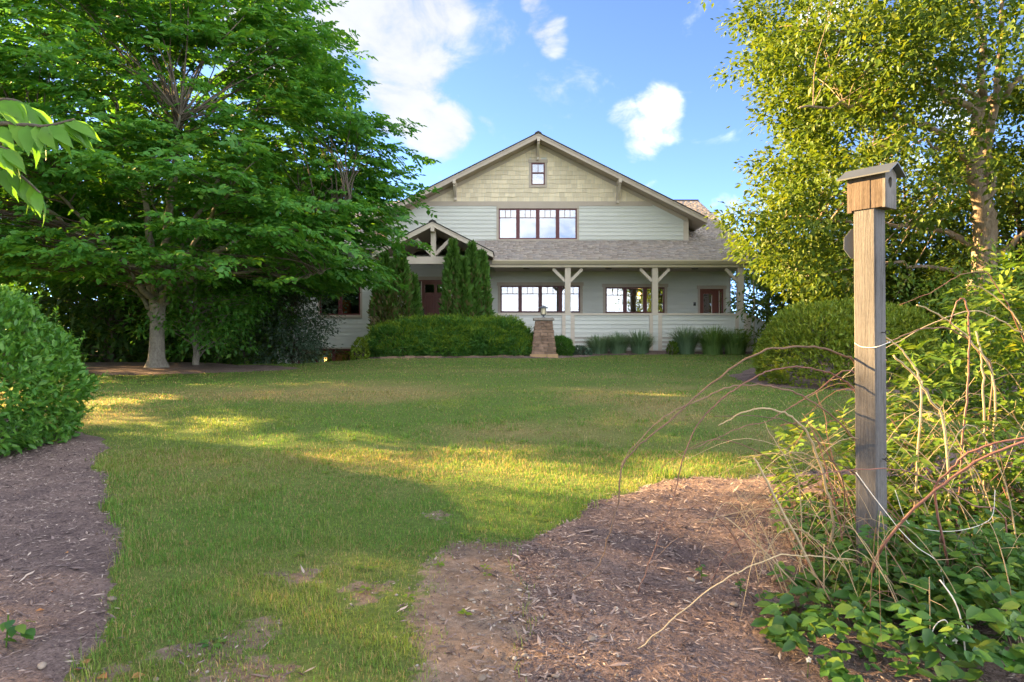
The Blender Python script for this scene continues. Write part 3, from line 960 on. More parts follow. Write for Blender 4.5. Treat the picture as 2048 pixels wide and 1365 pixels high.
def build_house():
    # openings on the ground-floor wall
    w1 = (wx(1001), wx(1160), wz(625), wz(571.5))
    w2 = (wx(1211), wx(1329), wz(626), wz(574.5))
    dr = (wx(1399.7), wx(1446.5), 1.86, wz(578))
    en = (wx(825), wx(917), 1.86, wz(560))
    lw = (wx(640), wx(720.7), wz(630), wz(556))
    bw = (wx(596), wx(738), .15, 1.26)
    ops = [w1, w2, dr, en, lw, bw]
    b = MB(); wall_cells(b, -10.5, 9.7, -.9, 5.62, YW, YW + .16, ops)
    wall = b.build('wall', M['siding'], house)
    def grow(o, l=.09, t=.12, bo=.12): return (o[0] - l, o[1] + l, o[2] - bo, o[3] + t)
    so = [grow(w1), grow(w2), grow(dr, .09, .12, .5), grow(en, .12, .14, .5), grow(lw)]
    siding(wall, -10.5, wx(1461), 1.31, 5.42, YW - .002, so)
    MB().box(wx(1461), 9.72, YW - .035, YW + .01, 1.2, 4.7).build('corner_board', M['trim'], house)
    MB().box(-10.6, -6.0, YW - .03, YW + .01, 1.25, 1.31).build('skirt_board', M['trim'], house)
    # gable wall above the porch roof
    bx0, bx1 = GA[0] - 6.73, GA[0] + 6.73
    ww = (wx(997.3), wx(1153.7), wz(478.6), wz(417))
    aw = (wx(1062.6), wx(1089.6), wz(370), wz(325.5))
    zb = wz(403)
    g = MB()
    xr = lambda z: GA[0] + (GA[1] - .27 - z) / SL
    xl = lambda z: GA[0] - (GA[1] - .27 - z) / SL
    wall_cells(g, xl(zb), xr(zb), 5.45, zb, YW, YW + .16, [ww])
    g.prism([(bx0, 5.45), (xl(zb), 5.45), (xl(zb), zb), (bx0, soff(bx0))], YW, YW + .16)
    g.prism([(xr(zb), 5.45), (bx1, 5.45), (bx1, soff(bx1)), (xr(zb), zb)], YW, YW + .16)
    g.prism([(xl(zb), zb), (aw[0], zb), (aw[0], soff(aw[0]))], YW, YW + .16)
    g.prism([(aw[1], zb), (xr(zb), zb), (aw[1], soff(aw[1]))], YW, YW + .16)
    g.box(aw[0], aw[1], YW, YW + .16, zb, aw[2])
    g.prism([(aw[0], aw[3]), (aw[1], aw[3]), (aw[1], soff(aw[1])), (GA[0], soff(GA[0])), (aw[0], soff(aw[0]))], YW, YW + .16)
    gw = g.build('gable_wall', M['siding'], house)
    siding(gw, bx0, bx1 - .22, 5.78, wz(412), YW - .002, [grow(ww, .10, .14, .16)], lx=lambda z: xl(z) + .12, rx=lambda z: xr(z) - .12)
    # cream shingles, one by one
    z = wz(403); row = 0
    while z < GA[1] - .6:
        ex = .196
        xa, xb = xl(z) + .1, xr(z) - .1
        x = xa - RH.uniform(0, .2)
        while x < xb:
            w = RH.uniform(.17, .40)
            a, c = x + .006, x + w - .006
            x += w
            dz = RH.uniform(-.018, .018) if row else 0
            zt = z + ex + .03
            la, lb = max(a, xl(z) + .08), max(a, xl(zt) + .03)
            ra, rb = min(c, xr(z) - .08), min(c, xr(zt) - .03)
            if ra - la < .04: continue
            if lb > rb: lb = rb = (lb + rb) / 2
            if ra > aw[0] - .08 and la < aw[1] + .08 and zt > aw[2] - .07 and z < aw[3] + .1:
                if la < aw[0] - .08 and ra < aw[1]: ra = rb = aw[0] - .08
                elif ra > aw[1] + .08 and la > aw[0]: la = lb = aw[1] + .08
                elif z > aw[2] - .07 - .1 and z < aw[3]: continue
            th = RH.uniform(.018, .034)
            board(gw, la, ra, lb, rb, z + dz, zt, YW - .001, M['shingle_wall'], 'shingle', th, .003)
        z += ex; row += 1
    tr = MB()
    tr.box(xl(zb) + .05, xr(zb) - .05, YW - .034, YW + .004, wz(412), zb)
    tr.build('band_board', M['trim'], house)
    for s in (-1, 1):
        f = MB()
        p = [(GA[0], soff(GA[0]) - .17), (GA[0] + s * 6.73, soff(GA[0] + s * 6.73) - .17), (GA[0] + s * 6.73, soff(GA[0] + s * 6.73) + .02), (GA[0], soff(GA[0]) + .02)]
        if s < 0: p = p[::-1]
        f.prism(p, YW - .040, YW)
        f.build('frieze_board', M['trim'], house)
    MB().box(bx1 - .22, bx1 + .01, YW - .030, YW + .01, 5.6, soff(bx1) - .12).build('corner_board', M['trim_light'], house)
    # windows
    window(*[ww[0], ww[1], ww[2], ww[3]], 4, casing=(.09, .09, .14, .16), ear=0, label='row of four sashes below the shingled gable')
    aw_o = window(aw[0], aw[1], aw[2], aw[3], 1, casing=(.11, .10, .14, .12), ear=.03, lites=2, toph=.45, fr=.055, double=True, label='small attic window with half drawn cream blind')
    MB().box(aw[0] + .06, aw[1] - .06, YW + .055, YW + .06, aw[2] + .07, aw[2] + (aw[3] - aw[2]) * .5).build('blind', M['blind'], aw_o)
    window(*w1, 4, casing=(.12, .12, .15, .12), ear=.04, label='row of four sashes on the porch')
    window(*w2, 3, casing=(.12, .12, .15, .12), ear=.04, label='row of three sashes on the porch')
    window(lw[0], lw[1], lw[2], lw[3], 2, casing=(.09, .09, .12, .12), ear=.02, toph=.18, glass='glass_clear', label='dark window on the shaded left wing')
    window(*bw, 4, y=YW, casing=None, lites=1, toph=.12, glass='glass_clear', fr=.10, mul=.14, label='basement windows below the left wing')
    # interior shell
    it = MB()
    it.box(-10.4, 9.6, YW + .3, 44.8, 1.50, 1.84)
    it.box(-10.4, 9.6, YW + .3, 44.8, 4.72, 4.9)
    it.box(-10.4, 9.6, 36.0, 36.2, -.9, 4.72)
    it.box(-5.5, -5.35, YW + .3, 36, -.9, 4.72); it.box(-1.0, -.85, YW + .3, 36, 1.84, 4.72)
    it.box(-10.4, 9.6, YW + .3, 44.8, -1.0, -.85)
    it.build('interior', M['interior'], house)
    # side walls and back
    gz = lambda y: 4.70 + .45 * (y - 27.8)
    for nm, x0, x1 in (('side_wall', 9.55, 9.7), ('side_wall', -10.5, -10.35)):
        MB().prismx([(YW + .16, -.9), (45, -.9), (45, gz(30.6)), (37.8, gz(37.8)), (YW + .16, gz(YW + .16))], x0, x1).build(nm, M['siding'], house)
    MB().box(-10.5, 9.7, 45, 45.15, -.9, 6.0).build('back_wall', M['siding'], house)
    # dormer side walls
    for x0, x1 in ((bx0, bx0 + .15), (bx1 - .15, bx1)):
        MB().box(x0, x1, YW + .16, 45, 5.2, soff((x0 + x1) / 2) + .02).build('dormer_wall', M['siding'], house)
    # ---- roofs
    zr = lambda y: 4.88 + .45 * (y - 27.8)
    r = MB()
    T = .16
    r.prismx([(27.8, zr(27.8) - T), (37.8, zr(37.8) - T), (37.8, zr(37.8)), (27.8, zr(27.8))], -1.0, 10.3)
    r.prismx([(29.75, zr(29.75) - T), (37.8, zr(37.8) - T), (37.8, zr(37.8)), (29.75, zr(29.75))], -11.1, -1.0)
    r.prismx([(37.8, zr(37.8) - T), (47.8, zr(27.8) - T), (47.8, zr(27.8)), (37.8, zr(37.8))], -11.1, 10.3)
    rf = r.build('roof', M['roof'], house)
    MB().prismx([(37.55, zr(37.55) + .0), (37.8, zr(37.8) + .0), (38.05, zr(37.55) + .0), (37.8, zr(37.8) + .06)], 7.0, 10.32).build('ridge_cap', M['shingle_edge'], rf)
    # rake board on the right roof end
    MB().prismx([(27.8, zr(27.8) - T - .06), (37.8, zr(37.8) - T - .06), (37.8, zr(37.8) - .02), (27.8, zr(27.8) - .02)], 10.3, 10.34).build('rake_board', M['trim'], rf)
    # shingle tabs
    ca, sa = 1 / math.sqrt(1 + .45 ** 2), .45 / math.sqrt(1 + .45 ** 2)
    vs = []
    R = rng(9)
    s = 0.0; i = 0
    exp_ = .145
    smax = 10 / ca
    while s < smax - .1:
        y = 27.8 + s * ca
        xs0, xs1 = (-1.2, 10.3) if y < YW + .1 else (bx1, 10.3)
        x = xs0 - R.uniform(0, .2)
        while x < xs1:
            w = R.uniform(.12, .30)
            a, b_ = max(x, xs0), min(x + w - .004, xs1)
            x += w
            if b_ - a < .03: continue
            th = R.choice([.006, .014]) + .004
            s0 = s - (.012 if i == 0 else 0) + R.uniform(-.004, .004); s1 = s + exp_ + .02
            P = lambda sx, h, xx: (xx, 27.8 + sx * ca - h * sa, 4.88 + sx * sa + h * ca)
            vs.append([P(s0, .0, a), P(s0, .0, b_), P(s0, th, a), P(s0, th, b_), P(s1, .004, a), P(s1, .004, b_)])
        s += exp_; i += 1
    n = len(vs)
    V = np.array(vs).reshape(-1, 3)
    bs = (np.arange(n) * 6)[:, None]
    Fc = np.concatenate([bs + np.array([[0, 1, 3, 2]]), bs + np.array([[2, 3, 5, 4]]), bs + np.array([[0, 2, 4, 4]])[:, [0, 1, 2, 2]], bs + np.array([[1, 5, 3, 3]])], 0)
    tri = np.concatenate([bs + np.array([[0, 1, 3]]), bs + np.array([[0, 3, 2]]), bs + np.array([[2, 3, 5]]), bs + np.array([[2, 5, 4]]), bs + np.array([[0, 2, 4]]), bs + np.array([[1, 5, 3]])], 0)
    link('roof_shingles', np_mesh('roof_shingles', V, tri), M['roof'], rf, kind='stuff')
    # big gable roof: two slopes, rake fascia, soffit
    hw = 7.38
    for s in (-1, 1):
        def pz(u, d): return (GA[0] + s * u, GA[1] - SL * u - d)
        def pr(mb, u0, u1, d0, d1, y0, y1):
            p = [pz(u0, d1), pz(u1, d1), pz(u1, d0), pz(u0, d0)]
            if s < 0: p = p[::-1]
            mb.prism(p, y0, y1)
        m = MB(); pr(m, 0, hw + .03, .0, .055, YR - .03, 46); gr = m.build('gable_roof', M['shingle_edge'], house)
        m = MB(); pr(m, 0, hw, .057, .27, YR, YR + .04); m.build('fascia', M['trim'], gr)
        m = MB(); pr(m, 0, hw + .005, .057, .115, YR - .018, YR - .001); m.build('drip_trim', M['trim'], gr)
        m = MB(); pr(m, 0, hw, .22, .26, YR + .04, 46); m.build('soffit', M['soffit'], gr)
        m = MB(); pr(m, 7.34, 7.38, .057, .27, YR + .04, 46); m.build('eave_fascia', M['trim'], gr)
    MB().prism([(GA[0] - .16, GA[1] - .06), (GA[0] + .16, GA[1] - .06), (GA[0] + .12, GA[1] - .015), (GA[0], GA[1] + .05), (GA[0] - .12, GA[1] - .015)], YR - .04, 46).build('ridge_cap', M['shingle_edge'], house)
    # knee brackets under the rake
    for px, y0, y1 in ((1076.4, 277, 321), (909.5, 352, 402), (1238, 358, 407)):
        cx = wx(px) * (YR + .3) / YW; hwid = .06
        ztop = soff(cx) + .02
        bm_ = MB()
        bm_.box(cx - hwid, cx + hwid, YR - .10, YW, ztop - .17, ztop)
        bk = bm_.build('bracket', M['trim_light'], house)
        zlow = wz(y1) + .0
        MB().box(cx - hwid, cx + hwid, YW - .14, YW - .002, zlow, ztop - .171).build('bracket_post', M['trim_light'], bk)
        MB().bar((cx, YR + .02, ztop - .20), (cx, YW - .12, zlow + .18), .10, .11, (0, 0, 1)).build('bracket_brace', M['trim_light'], bk)
    # ---- porch
    kx = lambda px: X(px, YF); kz = lambda py: Z(py, YF)
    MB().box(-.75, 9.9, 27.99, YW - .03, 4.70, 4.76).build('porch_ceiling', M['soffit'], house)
    MB().box(-.9, 10.15, 27.86, 27.9, 4.62, 4.85).build('fascia', M['gutter'], house)
    MB().box(-.75, 10.0, 27.92, 28.12, 4.60, 4.70).build('porch_beam', M['trim'], house)
    gt = MB()
    gt.prismx([(27.857, 4.735), (27.857, 4.90), (27.73, 4.90), (27.72, 4.86), (27.75, 4.80), (27.79, 4.735)], -.80, 10.2)
    gu = gt.build('gutter', M['gutter'], house)
    MB().prismx([(27.857, 4.73), (27.857, 4.93), (27.71, 4.93), (27.71, 4.86), (27.75, 4.79), (27.79, 4.73)], -.815, -.80).build('end_cap', M['gutter'], gu)
    dsx = 9.9
    MB().tube(catmull([(dsx, 27.78, 4.75), (dsx, 27.80, 4.62), (dsx + .02, 27.95, 4.45), (dsx + .02, 28.0, 4.3), (dsx + .02, 28.0, 1.2)], 4), .04, 8).build('downspout', M['gutter'], gu, True)
    for px, py in ((1053, 533), (1217, 534), (1390, 537)):
        MB().lathe([(.0, 4.70), (.14, 4.70), (.15, 4.67), (.12, 4.64), (.0, 4.64)], X(px, 28.9), 28.9, 16).build('ceiling_light', M['dark'], house, True)
    MB().box(-.8, 9.9, 27.98, YW, 1.1, 1.86).build('porch_floor', M['concrete'], house)
    hb = MB(); hb.box(-.75, kx(1486), YF - .0, YF + .10, .95, 2.66)
    hwall = hb.build('half_wall', M['siding'], house)
    cols = [1135.4, 1309.8, 1481]
    piers = [(kx(c - 11.5), kx(c + 13.5)) for c in cols]
    edges = [-.75] + [v for p in piers for v in p]
    for a, b_ in ((-.75, piers[0][0]), (piers[0][1], piers[1][0]), (piers[1][1], piers[2][0])):
        siding(hwall, a, b_, 1.08, 2.66, YF - .002, [], ex=.172)
    cp = MB().box(-.78, piers[2][1] + .02, YF - .07, YF + .17, 2.66, 2.735); cp.build('rail_cap', M['trim_light'], hwall)
    MB().box(-.75, piers[2][1], YF - .026, YF - .0, 2.56, 2.658).build('rail_band', M['siding'], hwall)
    for (a, b_), c in zip(piers, cols):
        pm = MB().box(a, b_, YF - .06, YF - .003, 1.0, 2.657).build('pier', M['siding'], hwall)
        siding(pm, a + .14, b_ - .16, 1.08, 2.655, YF - .062, [], ex=.172)
        MB().box(a, a + .14, YF - .09, YF - .06, 1.0, 2.657).build('trim_board', M['trim_light'], pm)
        MB().box(b_ - .16, b_, YF - .09, YF - .06, 1.0, 2.657).build('trim_board', M['trim_light'], pm)
        cx = kx(c)
        cm = MB().box(cx - .118, cx + .118, YF - .06, YF + .16, 2.735, 4.60)
        co = cm.build('column', M['trim_light'], house)
        for s in (-1, 1):
            if c > 1400 and s > 0: continue
            MB().bar((cx + s * .11, YF + .05, 4.06), (cx + s * .60, YF + .05, 4.56), .10, .12, (0, 0, 1)).build('brace', M['trim_light'], co)
        # the porch ceiling keeps wood blocking along the eave
    # the sloped wing wall beside the porch steps
    a0, a1 = piers[2][1] + .005, 11.4
    topw = lambda x: 2.66 - max(0, (x - a0 - .12)) * .62
    sw = MB().prism([(a0, .9), (a1, .9), (a1, topw(a1)), (a0 + .12, 2.66), (a0, 2.66)], YF + .0, YF + .12).build('step_wall', M['siding'], house)
    siding(sw, a0 + .14, a1, 1.02, 2.55, YF - .002, [], ex=.172, rx=lambda z: a0 + .12 + (2.62 - z) / .62)
    MB().box(a0, a0 + .14, YF - .035, YF + .0, .95, 2.6).build('trim_board', M['trim_light'], sw)
    MB().bar((a0 + .1, YF + .05, 2.70), (a1, YF + .05, topw(a1) + .03), .22, .07).build('rail_cap', M['trim_light'], sw)
    # porch door: brown door with one tall light, narrow sidelight at its right
    d = MB(); x0, x1, z0, z1 = dr
    d.box(x0, x0 + .05, YW - .01, YW + .1, z0, z1); d.box(x1 - .05, x1, YW - .01, YW + .1, z0, z1); d.box(x0 + .05, x1 - .05, YW - .01, YW + .1, z1 - .05, z1)
    dx1 = x0 + (x1 - x0) * .80
    d.box(dx1, dx1 + .05, YW - .005, YW + .1, z0, z1 - .05)
    # slab with a cut for the glass
    gl = (x0 + .17, x0 + .52, z0 + .35, z1 - .22)
    wall_cells(d, x0 + .05, dx1, z0, z1 - .05, YW + .02, YW + .065, [gl])
    wall_cells(d, dx1 + .05, x1 - .05, z0, z1 - .05, YW + .02, YW + .065, [(dx1 + .07, x1 - .06, z0 + .3, z1 - .15)])
    do = d.build('door', M['door_wood'], house, label='brown porch door with tall glass light')
    MB().box(gl[0], gl[1], YW + .035, YW + .042, gl[2], gl[3]).build('pane', M['glass'], do)
    MB().box(gl[1], gl[1] + .03, YW + .008, YW + .019, gl[2] - .02, gl[3] - .05).build('glazing_bead', M['trim_light'], do)
    MB().box(dx1 + .07, x1 - .06, YW + .035, YW + .042, z0 + .3, z1 - .15).build('pane', M['glass'], do)
    MB().box(dx1 + .01, dx1 + .04, YW - .012, YW - .006, z0, z1 - .08).build('weather_strip', M['trim_light'], do)
    MB().tube([(dx1 - .07, YW - .0, z0 + 1.0), (dx1 - .07, YW - .05, z0 + 1.0), (dx1 - .18, YW - .05, z0 + 1.0)], .014, 8).build('handle', M['dark'], do)
    c = MB(); c.box(x0 - .10, x0, YW - .03, YW + .02, z0, z1); c.box(x1, x1 + .10, YW - .03, YW + .02, z0, z1); c.box(x0 - .14, x1 + .14, YW - .045, YW + .02, z1, z1 + .15)
    c.build('casing', M['trim'], do)
    # ---- entry door with sidelights
    d = MB(); x0, x1, z0, z1 = en
    for a in (x0, wx(841.5), wx(898), x1 - .05): d.box(a, a + .06, YW - .015, YW + .1, z0, z1 - .06)
    d.box(x0, x1 + .01, YW - .015, YW + .1, z1 - .06, z1)
    a, b_ = wx(841.5) + .06, wx(898)
    mid = (a + b_) / 2
    cells = []
    for s0, s1 in ((a + .13, mid - .065), (mid + .065, b_ - .13)):
        cells.append((s0, s1, z1 - .56, z1 - .20))
    for s0, s1 in ((a + .13, mid - .065), (mid + .065, b_ - .13)):
        cells.append((s0, s1, z1 - 1.50, z1 - .68)); cells.append((s0, s1, z0 + .2, z1 - 1.64))
    wall_cells(d, a, b_, z0, z1 - .06, YW + .02, YW + .07, cells)
    eo = d.build('entry_door', M['door_wood'], house, label='reddish wooden panelled front door with two small panes')
    for i, (p, q, zz0, zz1) in enumerate(cells):
        if i < 2: MB().box(p, q, YW + .04, YW + .046, zz0, zz1).build('pane', M['glass'], eo)
        else: MB().box(p + .02, q - .02, YW + .032, YW + .06, zz0 + .02, zz1 - .02).box(p, q, YW + .048, YW + .062, zz0, zz1).build('panel', M['door_wood'], eo)
    for p, q in ((x0 + .06, wx(841.5)), (wx(898) + .06, x1 - .05)):
        MB().box(p, q, YW + .05, YW + .056, z0 + .3, z1 - .06).build('sidelight_pane', M['glass_clear'], eo)
        MB().box(p, q, YW + .02, YW + .07, z0, z0 + .3).build('sidelight_panel', M['door_wood'], eo)
    MB().box(wx(841.5) + .01, wx(841.5) + .05, YW - .024, YW - .016, z0, z1 - .06).build('weather_strip', M['trim_light'], eo)
    MB().box(a + .04, a + .10, YW - .01, YW + .02, z1 - 1.55, z1 - 1.28).tube([(a + .07, YW - .01, z1 - 1.36), (a + .07, YW - .07, z1 - 1.38), (a + .07, YW - .07, z1 - 1.60), (a + .07, YW - .0, z1 - 1.62)], .014, 8).build('handle', M['dark'], eo)
    c = MB(); c.box(x0 - .12, x0, YW - .03, YW + .02, z0, z1); c.box(x1 + .01, x1 + .13, YW - .03, YW + .02, z0, z1); c.box(x0 - .18, x1 + .19, YW - .045, YW + .02, z1, z1 + .15)
    c.build('casing', M['trim'], eo)
    # ---- entry portico
    PA = (-3.145, 6.37); PS = .508; PH = 2.39; YP = 27.0
    for s in (-1, 1):
        def pz(u, d): return (PA[0] + s * u, PA[1] - PS * u - d)
        def pr(mb, u0, u1, d0, d1, y0, y1):
            p = [pz(u0, d1), pz(u1, d1), pz(u1, d0), pz(u0, d0)]
            if s < 0: p = p[::-1]
            mb.prism(p, y0, y1)
        m = MB(); pr(m, 0, PH + .03, .0, .045, YP - .03, YW + .1); gr = m.build('portico_roof', M['shingle_edge'], house)
        m = MB(); pr(m, 0, PH, .047, .24, YP, YP + .04); m.build('fascia', M['trim_light'], gr)
        m = MB(); pr(m, 0, PH, .047, .095, YP - .016, YP - .001); m.build('drip_trim', M['trim_light'], gr)
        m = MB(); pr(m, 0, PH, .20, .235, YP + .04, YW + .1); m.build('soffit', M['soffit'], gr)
        m = MB(); pr(m, PH - .04, PH, .047, .24, YP + .04, YW - .1); m.build('eave_fascia', M['trim_light'], gr)
    MB().prism([(PA[0] - .16, PA[1] - .06), (PA[0] + .16, PA[1] - .06), (PA[0] + .11, PA[1] - .01), (PA[0], PA[1] + .05), (PA[0] - .11, PA[1] - .01)], YP - .04, YW).build('ridge_cap', M['shingle_edge'], house)
    YB = 27.25
    MB().box(PA[0] - 2.05, PA[0] + 2.05, YB, YB + .22, 4.68, 4.97).build('tie_beam', M['trim_light'], house)
    MB().box(PA[0] - .10, PA[0] + .10, YB + .02, YB + .2, 4.97, PA[1] - .25).build('king_post', M['trim_light'], house)
    MB().box(PA[0] - .07, PA[0] + .07, YP - .08, YB + .02, PA[1] - .44, PA[1] - .27).build('ridge_beam', M['trim_light'], house)
    for s in (-1, 1):
        MB().bar((PA[0] + s * .08, YB + .11, 5.07), (PA[0] + s * .68, YB + .11, 5.68), .13, .13, (0, 1, 0)).build('truss_brace', M['trim_light'], house)
        cx = PA[0] + s * 1.85
        MB().box(cx - .14, cx + .14, YB - .02, YB + .26, 1.86, 4.68).build('column', M['trim_light'], house)
        MB().box(cx - .12, cx + .12, YB + .26, YW, 4.66, 4.95).build('side_beam', M['trim_light'], house)
    st = MB().box(-5.3, -1.0, 26.95, YW, .7, 1.855)
    st.box(-4.4, -1.9, 26.6, 26.95, .7, 1.47).box(-4.4, -1.9, 26.3, 26.6, .7, 1.2)
    st.build('stoop', M['concrete'], house)
    # keypad by the porch door
    kb = MB().box(wx(1386.6), wx(1391.2), YW - .05, YW - .01, wz(611.5), wz(604.6)).build('keypad_box', M['dark'], house)
    MB().box(wx(1387.2), wx(1390.6), YW - .056, YW - .05, wz(608), wz(605.2)).build('lid', M['grey_metal'], kb)
build_house()

# things one sees through the windows
def lamp(name, label, x, y, z, r, power, top):
    t = thing(name, label, 'lamp', (x, y, z))
    MB().lathe([(.0, z - r), (r * .7, z - r * .8), (r, z), (r * .7, z + r * .8), (.0, z + r)], x, y, 14).build('lamp_shade', M['glow'], t, True)
    MB().tube([(x, y, z + r * .9), (x, y, top)], .012, 6).build('stem', M['dark'], t)
    l = bpy.data.lights.new('bulb', 'POINT'); l.energy = power; l.color = (1, .55, .2); l.shadow_soft_size = r
    lo = bpy.data.objects.new('bulb', l); lo.location = (x, y, z - r * 1.6); COL.objects.link(lo); lo.parent = t; lo.matrix_parent_inverse = Matrix.Translation(-t.location)
lamp('pendant_lamp', 'glowing orange pendant lamp seen through the three sash porch window', X(1278, 31.6), 31.6, Z(588, 31.6), .09, 2, 4.72)
lamp('pendant_lamp', 'small glowing lamp inside the basement window', X(651, 32.4), 32.4, Z(718, 32.4), .07, 12, 1.5)
ob = thing('orange_cabinet', 'tall orange cabinet standing inside the dark left wing window', 'cabinet', (-7.6, 31.3, 1.84))
MB().box(-7.78, -7.42, 31.1, 31.5, 1.94, 3.47).build('body', M['orange'], ob)
MB().box(-7.76, -7.605, 31.085, 31.1, 1.98, 3.44).build('door', M['orange'], ob)
MB().box(-7.595, -7.44, 31.085, 31.1, 1.98, 3.44).build('door', M['orange'], ob)
for a in (-7.75, -7.48):
    for b in (31.12, 31.45): MB().box(a, a + .04, b, b + .04, 1.84, 1.94).build('leg', M['dark'], ob)

# ------------------------------------------------------------------ stone pillar with lantern
M['pillar_stone'] = paint('pillar_stone', (.30, .20, .145), .35, 5, .9, .15, (1, 1, 1), .5, .45)
M['pillar_base'] = paint('pillar_base', (.44, .29, .16), .2, 6, .9, .15, (1, 1, 1), .4, .15)
M['pillar_cap'] = paint('pillar_cap', (.28, .25, .22), .2, 6, .9, .15, (1, 1, 1), .4)
def build_pillar():
    YC = 25.0; cx = X(1087, YC); z0 = .88
    R = rng(31)
    t = thing('stone_pillar', 'tapered stacked stone pillar at the right end of the spreading yews', 'pillar', (cx, YC, z0))
    z1 = Z(641, YC)
    hw = lambda z: (.475 + (.31 - .475) * (z - z0) / (z1 - z0))
    MB().add([(cx + sx * (hw(z) - .06), YC + sy * (hw(z) - .06), z) for z in (z0, z1) for sx, sy in ((-1, -1), (1, -1), (1, 1), (-1, 1))],
             [(0, 3, 2, 1), (4, 5, 6, 7), (0, 1, 5, 4), (1, 2, 6, 5), (2, 3, 7, 6), (3, 0, 4, 7)]).build('core', M['pillar_cap'], t)
    z = z0; row = 0
    while z < z1 - .05:
        h = .25 if row == 0 else R.uniform(.085, .13)
        zt = min(z + h, z1)
        w = hw(z) + (.05 if row == 0 else 0)
        wt = hw(zt) + (.05 if row == 0 else 0)
        for side in range(4):
            n = 2 if row % 2 else 3
            if row == 0: n = 2
            cuts = sorted([-1, 1] + [(-1 + 2 * (k + R.uniform(.75, 1.25)) / n) for k in range(n - 1)])
            for k in range(n):
                a, b = cuts[k], cuts[k + 1]
                g = .008; o = R.uniform(-.018, .016); dpt = .1
                def P(u, zz, ww, out):
                    along = u * (ww - (0.0 if side % 2 == row % 2 else dpt))
                    d = ww + out
                    x, y = [(along, -d), (d, along), (-along, d), (-d, -along)][side]
                    return (cx + x, YC + y, zz)
                j = lambda: R.uniform(-.006, .006)
                v = []
                for zz, ww in ((z + .006, w), (zt - .004, wt)):
                    for u, out in ((a, o + j()), (b, o + j()), (b, -dpt), (a, -dpt)):
                        uu = u + (g / ww if u == a else -g / ww)
                        p = P(uu, zz + j() * .6, ww, out); v.append(p)
                MB().add(v, [(0, 3, 2, 1), (4, 5, 6, 7), (0, 1, 5, 4), (1, 2, 6, 5), (2, 3, 7, 6), (3, 0, 4, 7)]).build('stone', M['pillar_base' if row == 0 else 'pillar_stone'], t)
        z = zt; row += 1
    MB().box(cx - .375, cx + .375, YC - .375, YC + .375, z1, z1 + .075).box(cx - .33, cx + .33, YC - .33, YC + .33, z1 + .075, z1 + .1).build('cap', M['pillar_cap'], t)
    zt = z1 + .1
    l = thing('pillar_lantern', 'small lantern with cream glass and dark peaked lid on the stone pillar', 'lantern', (cx, YC, zt))
    MB().lathe([(.09, zt), (.09, zt + .015), (.035, zt + .03), (.03, zt + .07), (.07, zt + .09), (.095, zt + .12)], cx, YC, 14).build('base', M['grey_metal'], l, True)
    MB().lathe([(.095, zt + .12), (.105, zt + .14), (.11, zt + .33), (.10, zt + .35)], cx, YC, 14).build('glass_shade', M['lantern_glass'], l, True)
    for k in range(4):
        g = k * math.pi / 2 + .6
        MB().bar((cx + .11 * math.cos(g), YC + .11 * math.sin(g), zt + .12), (cx + .115 * math.cos(g), YC + .115 * math.sin(g), zt + .36), .014, .014).build('rib', M['grey_metal'], l)
    MB().lathe([(.19, zt + .35), (.185, zt + .365), (.09, zt + .41), (.02, zt + .44), (.018, zt + .46), (.0, zt + .465)], cx, YC, 14).build('lid', M['grey_metal'], l, True)
    # low course of stone edging in front of the yews
    R = rng(32)
    x = -4.75
    grp = 'stone edging in front of the spreading yews'
    while x < .25:
        w = R.uniform(.22, .42)
        y = 24.42 + .03 * math.sin(x * 2) + R.uniform(-.02, .02)
        zz = float(H(x, y)) - .05
        v = []
        for z in (zz, zz + R.uniform(.10, .15)):
            for (a, b) in ((x + .01, y), (x + w - .01, y + R.uniform(-.02, .02)), (x + w - .01, y + .22), (x + .01, y + .22)): v.append((a, b, z + R.uniform(-.008, .008)))
        o = MB().add(v, [(0, 3, 2, 1), (4, 5, 6, 7), (0, 1, 5, 4), (1, 2, 6, 5), (2, 3, 7, 6), (3, 0, 4, 7)]).build('edging_stone', M['pillar_stone'])
        props(o, 'low brownish edging stone in the row at the foot of the spreading yews', 'stone', grp)
        x += w
M['lantern_glass'] = paint('lantern_glass', (.66, .58, .40), .05, 4, .4, .4)
build_pillar()
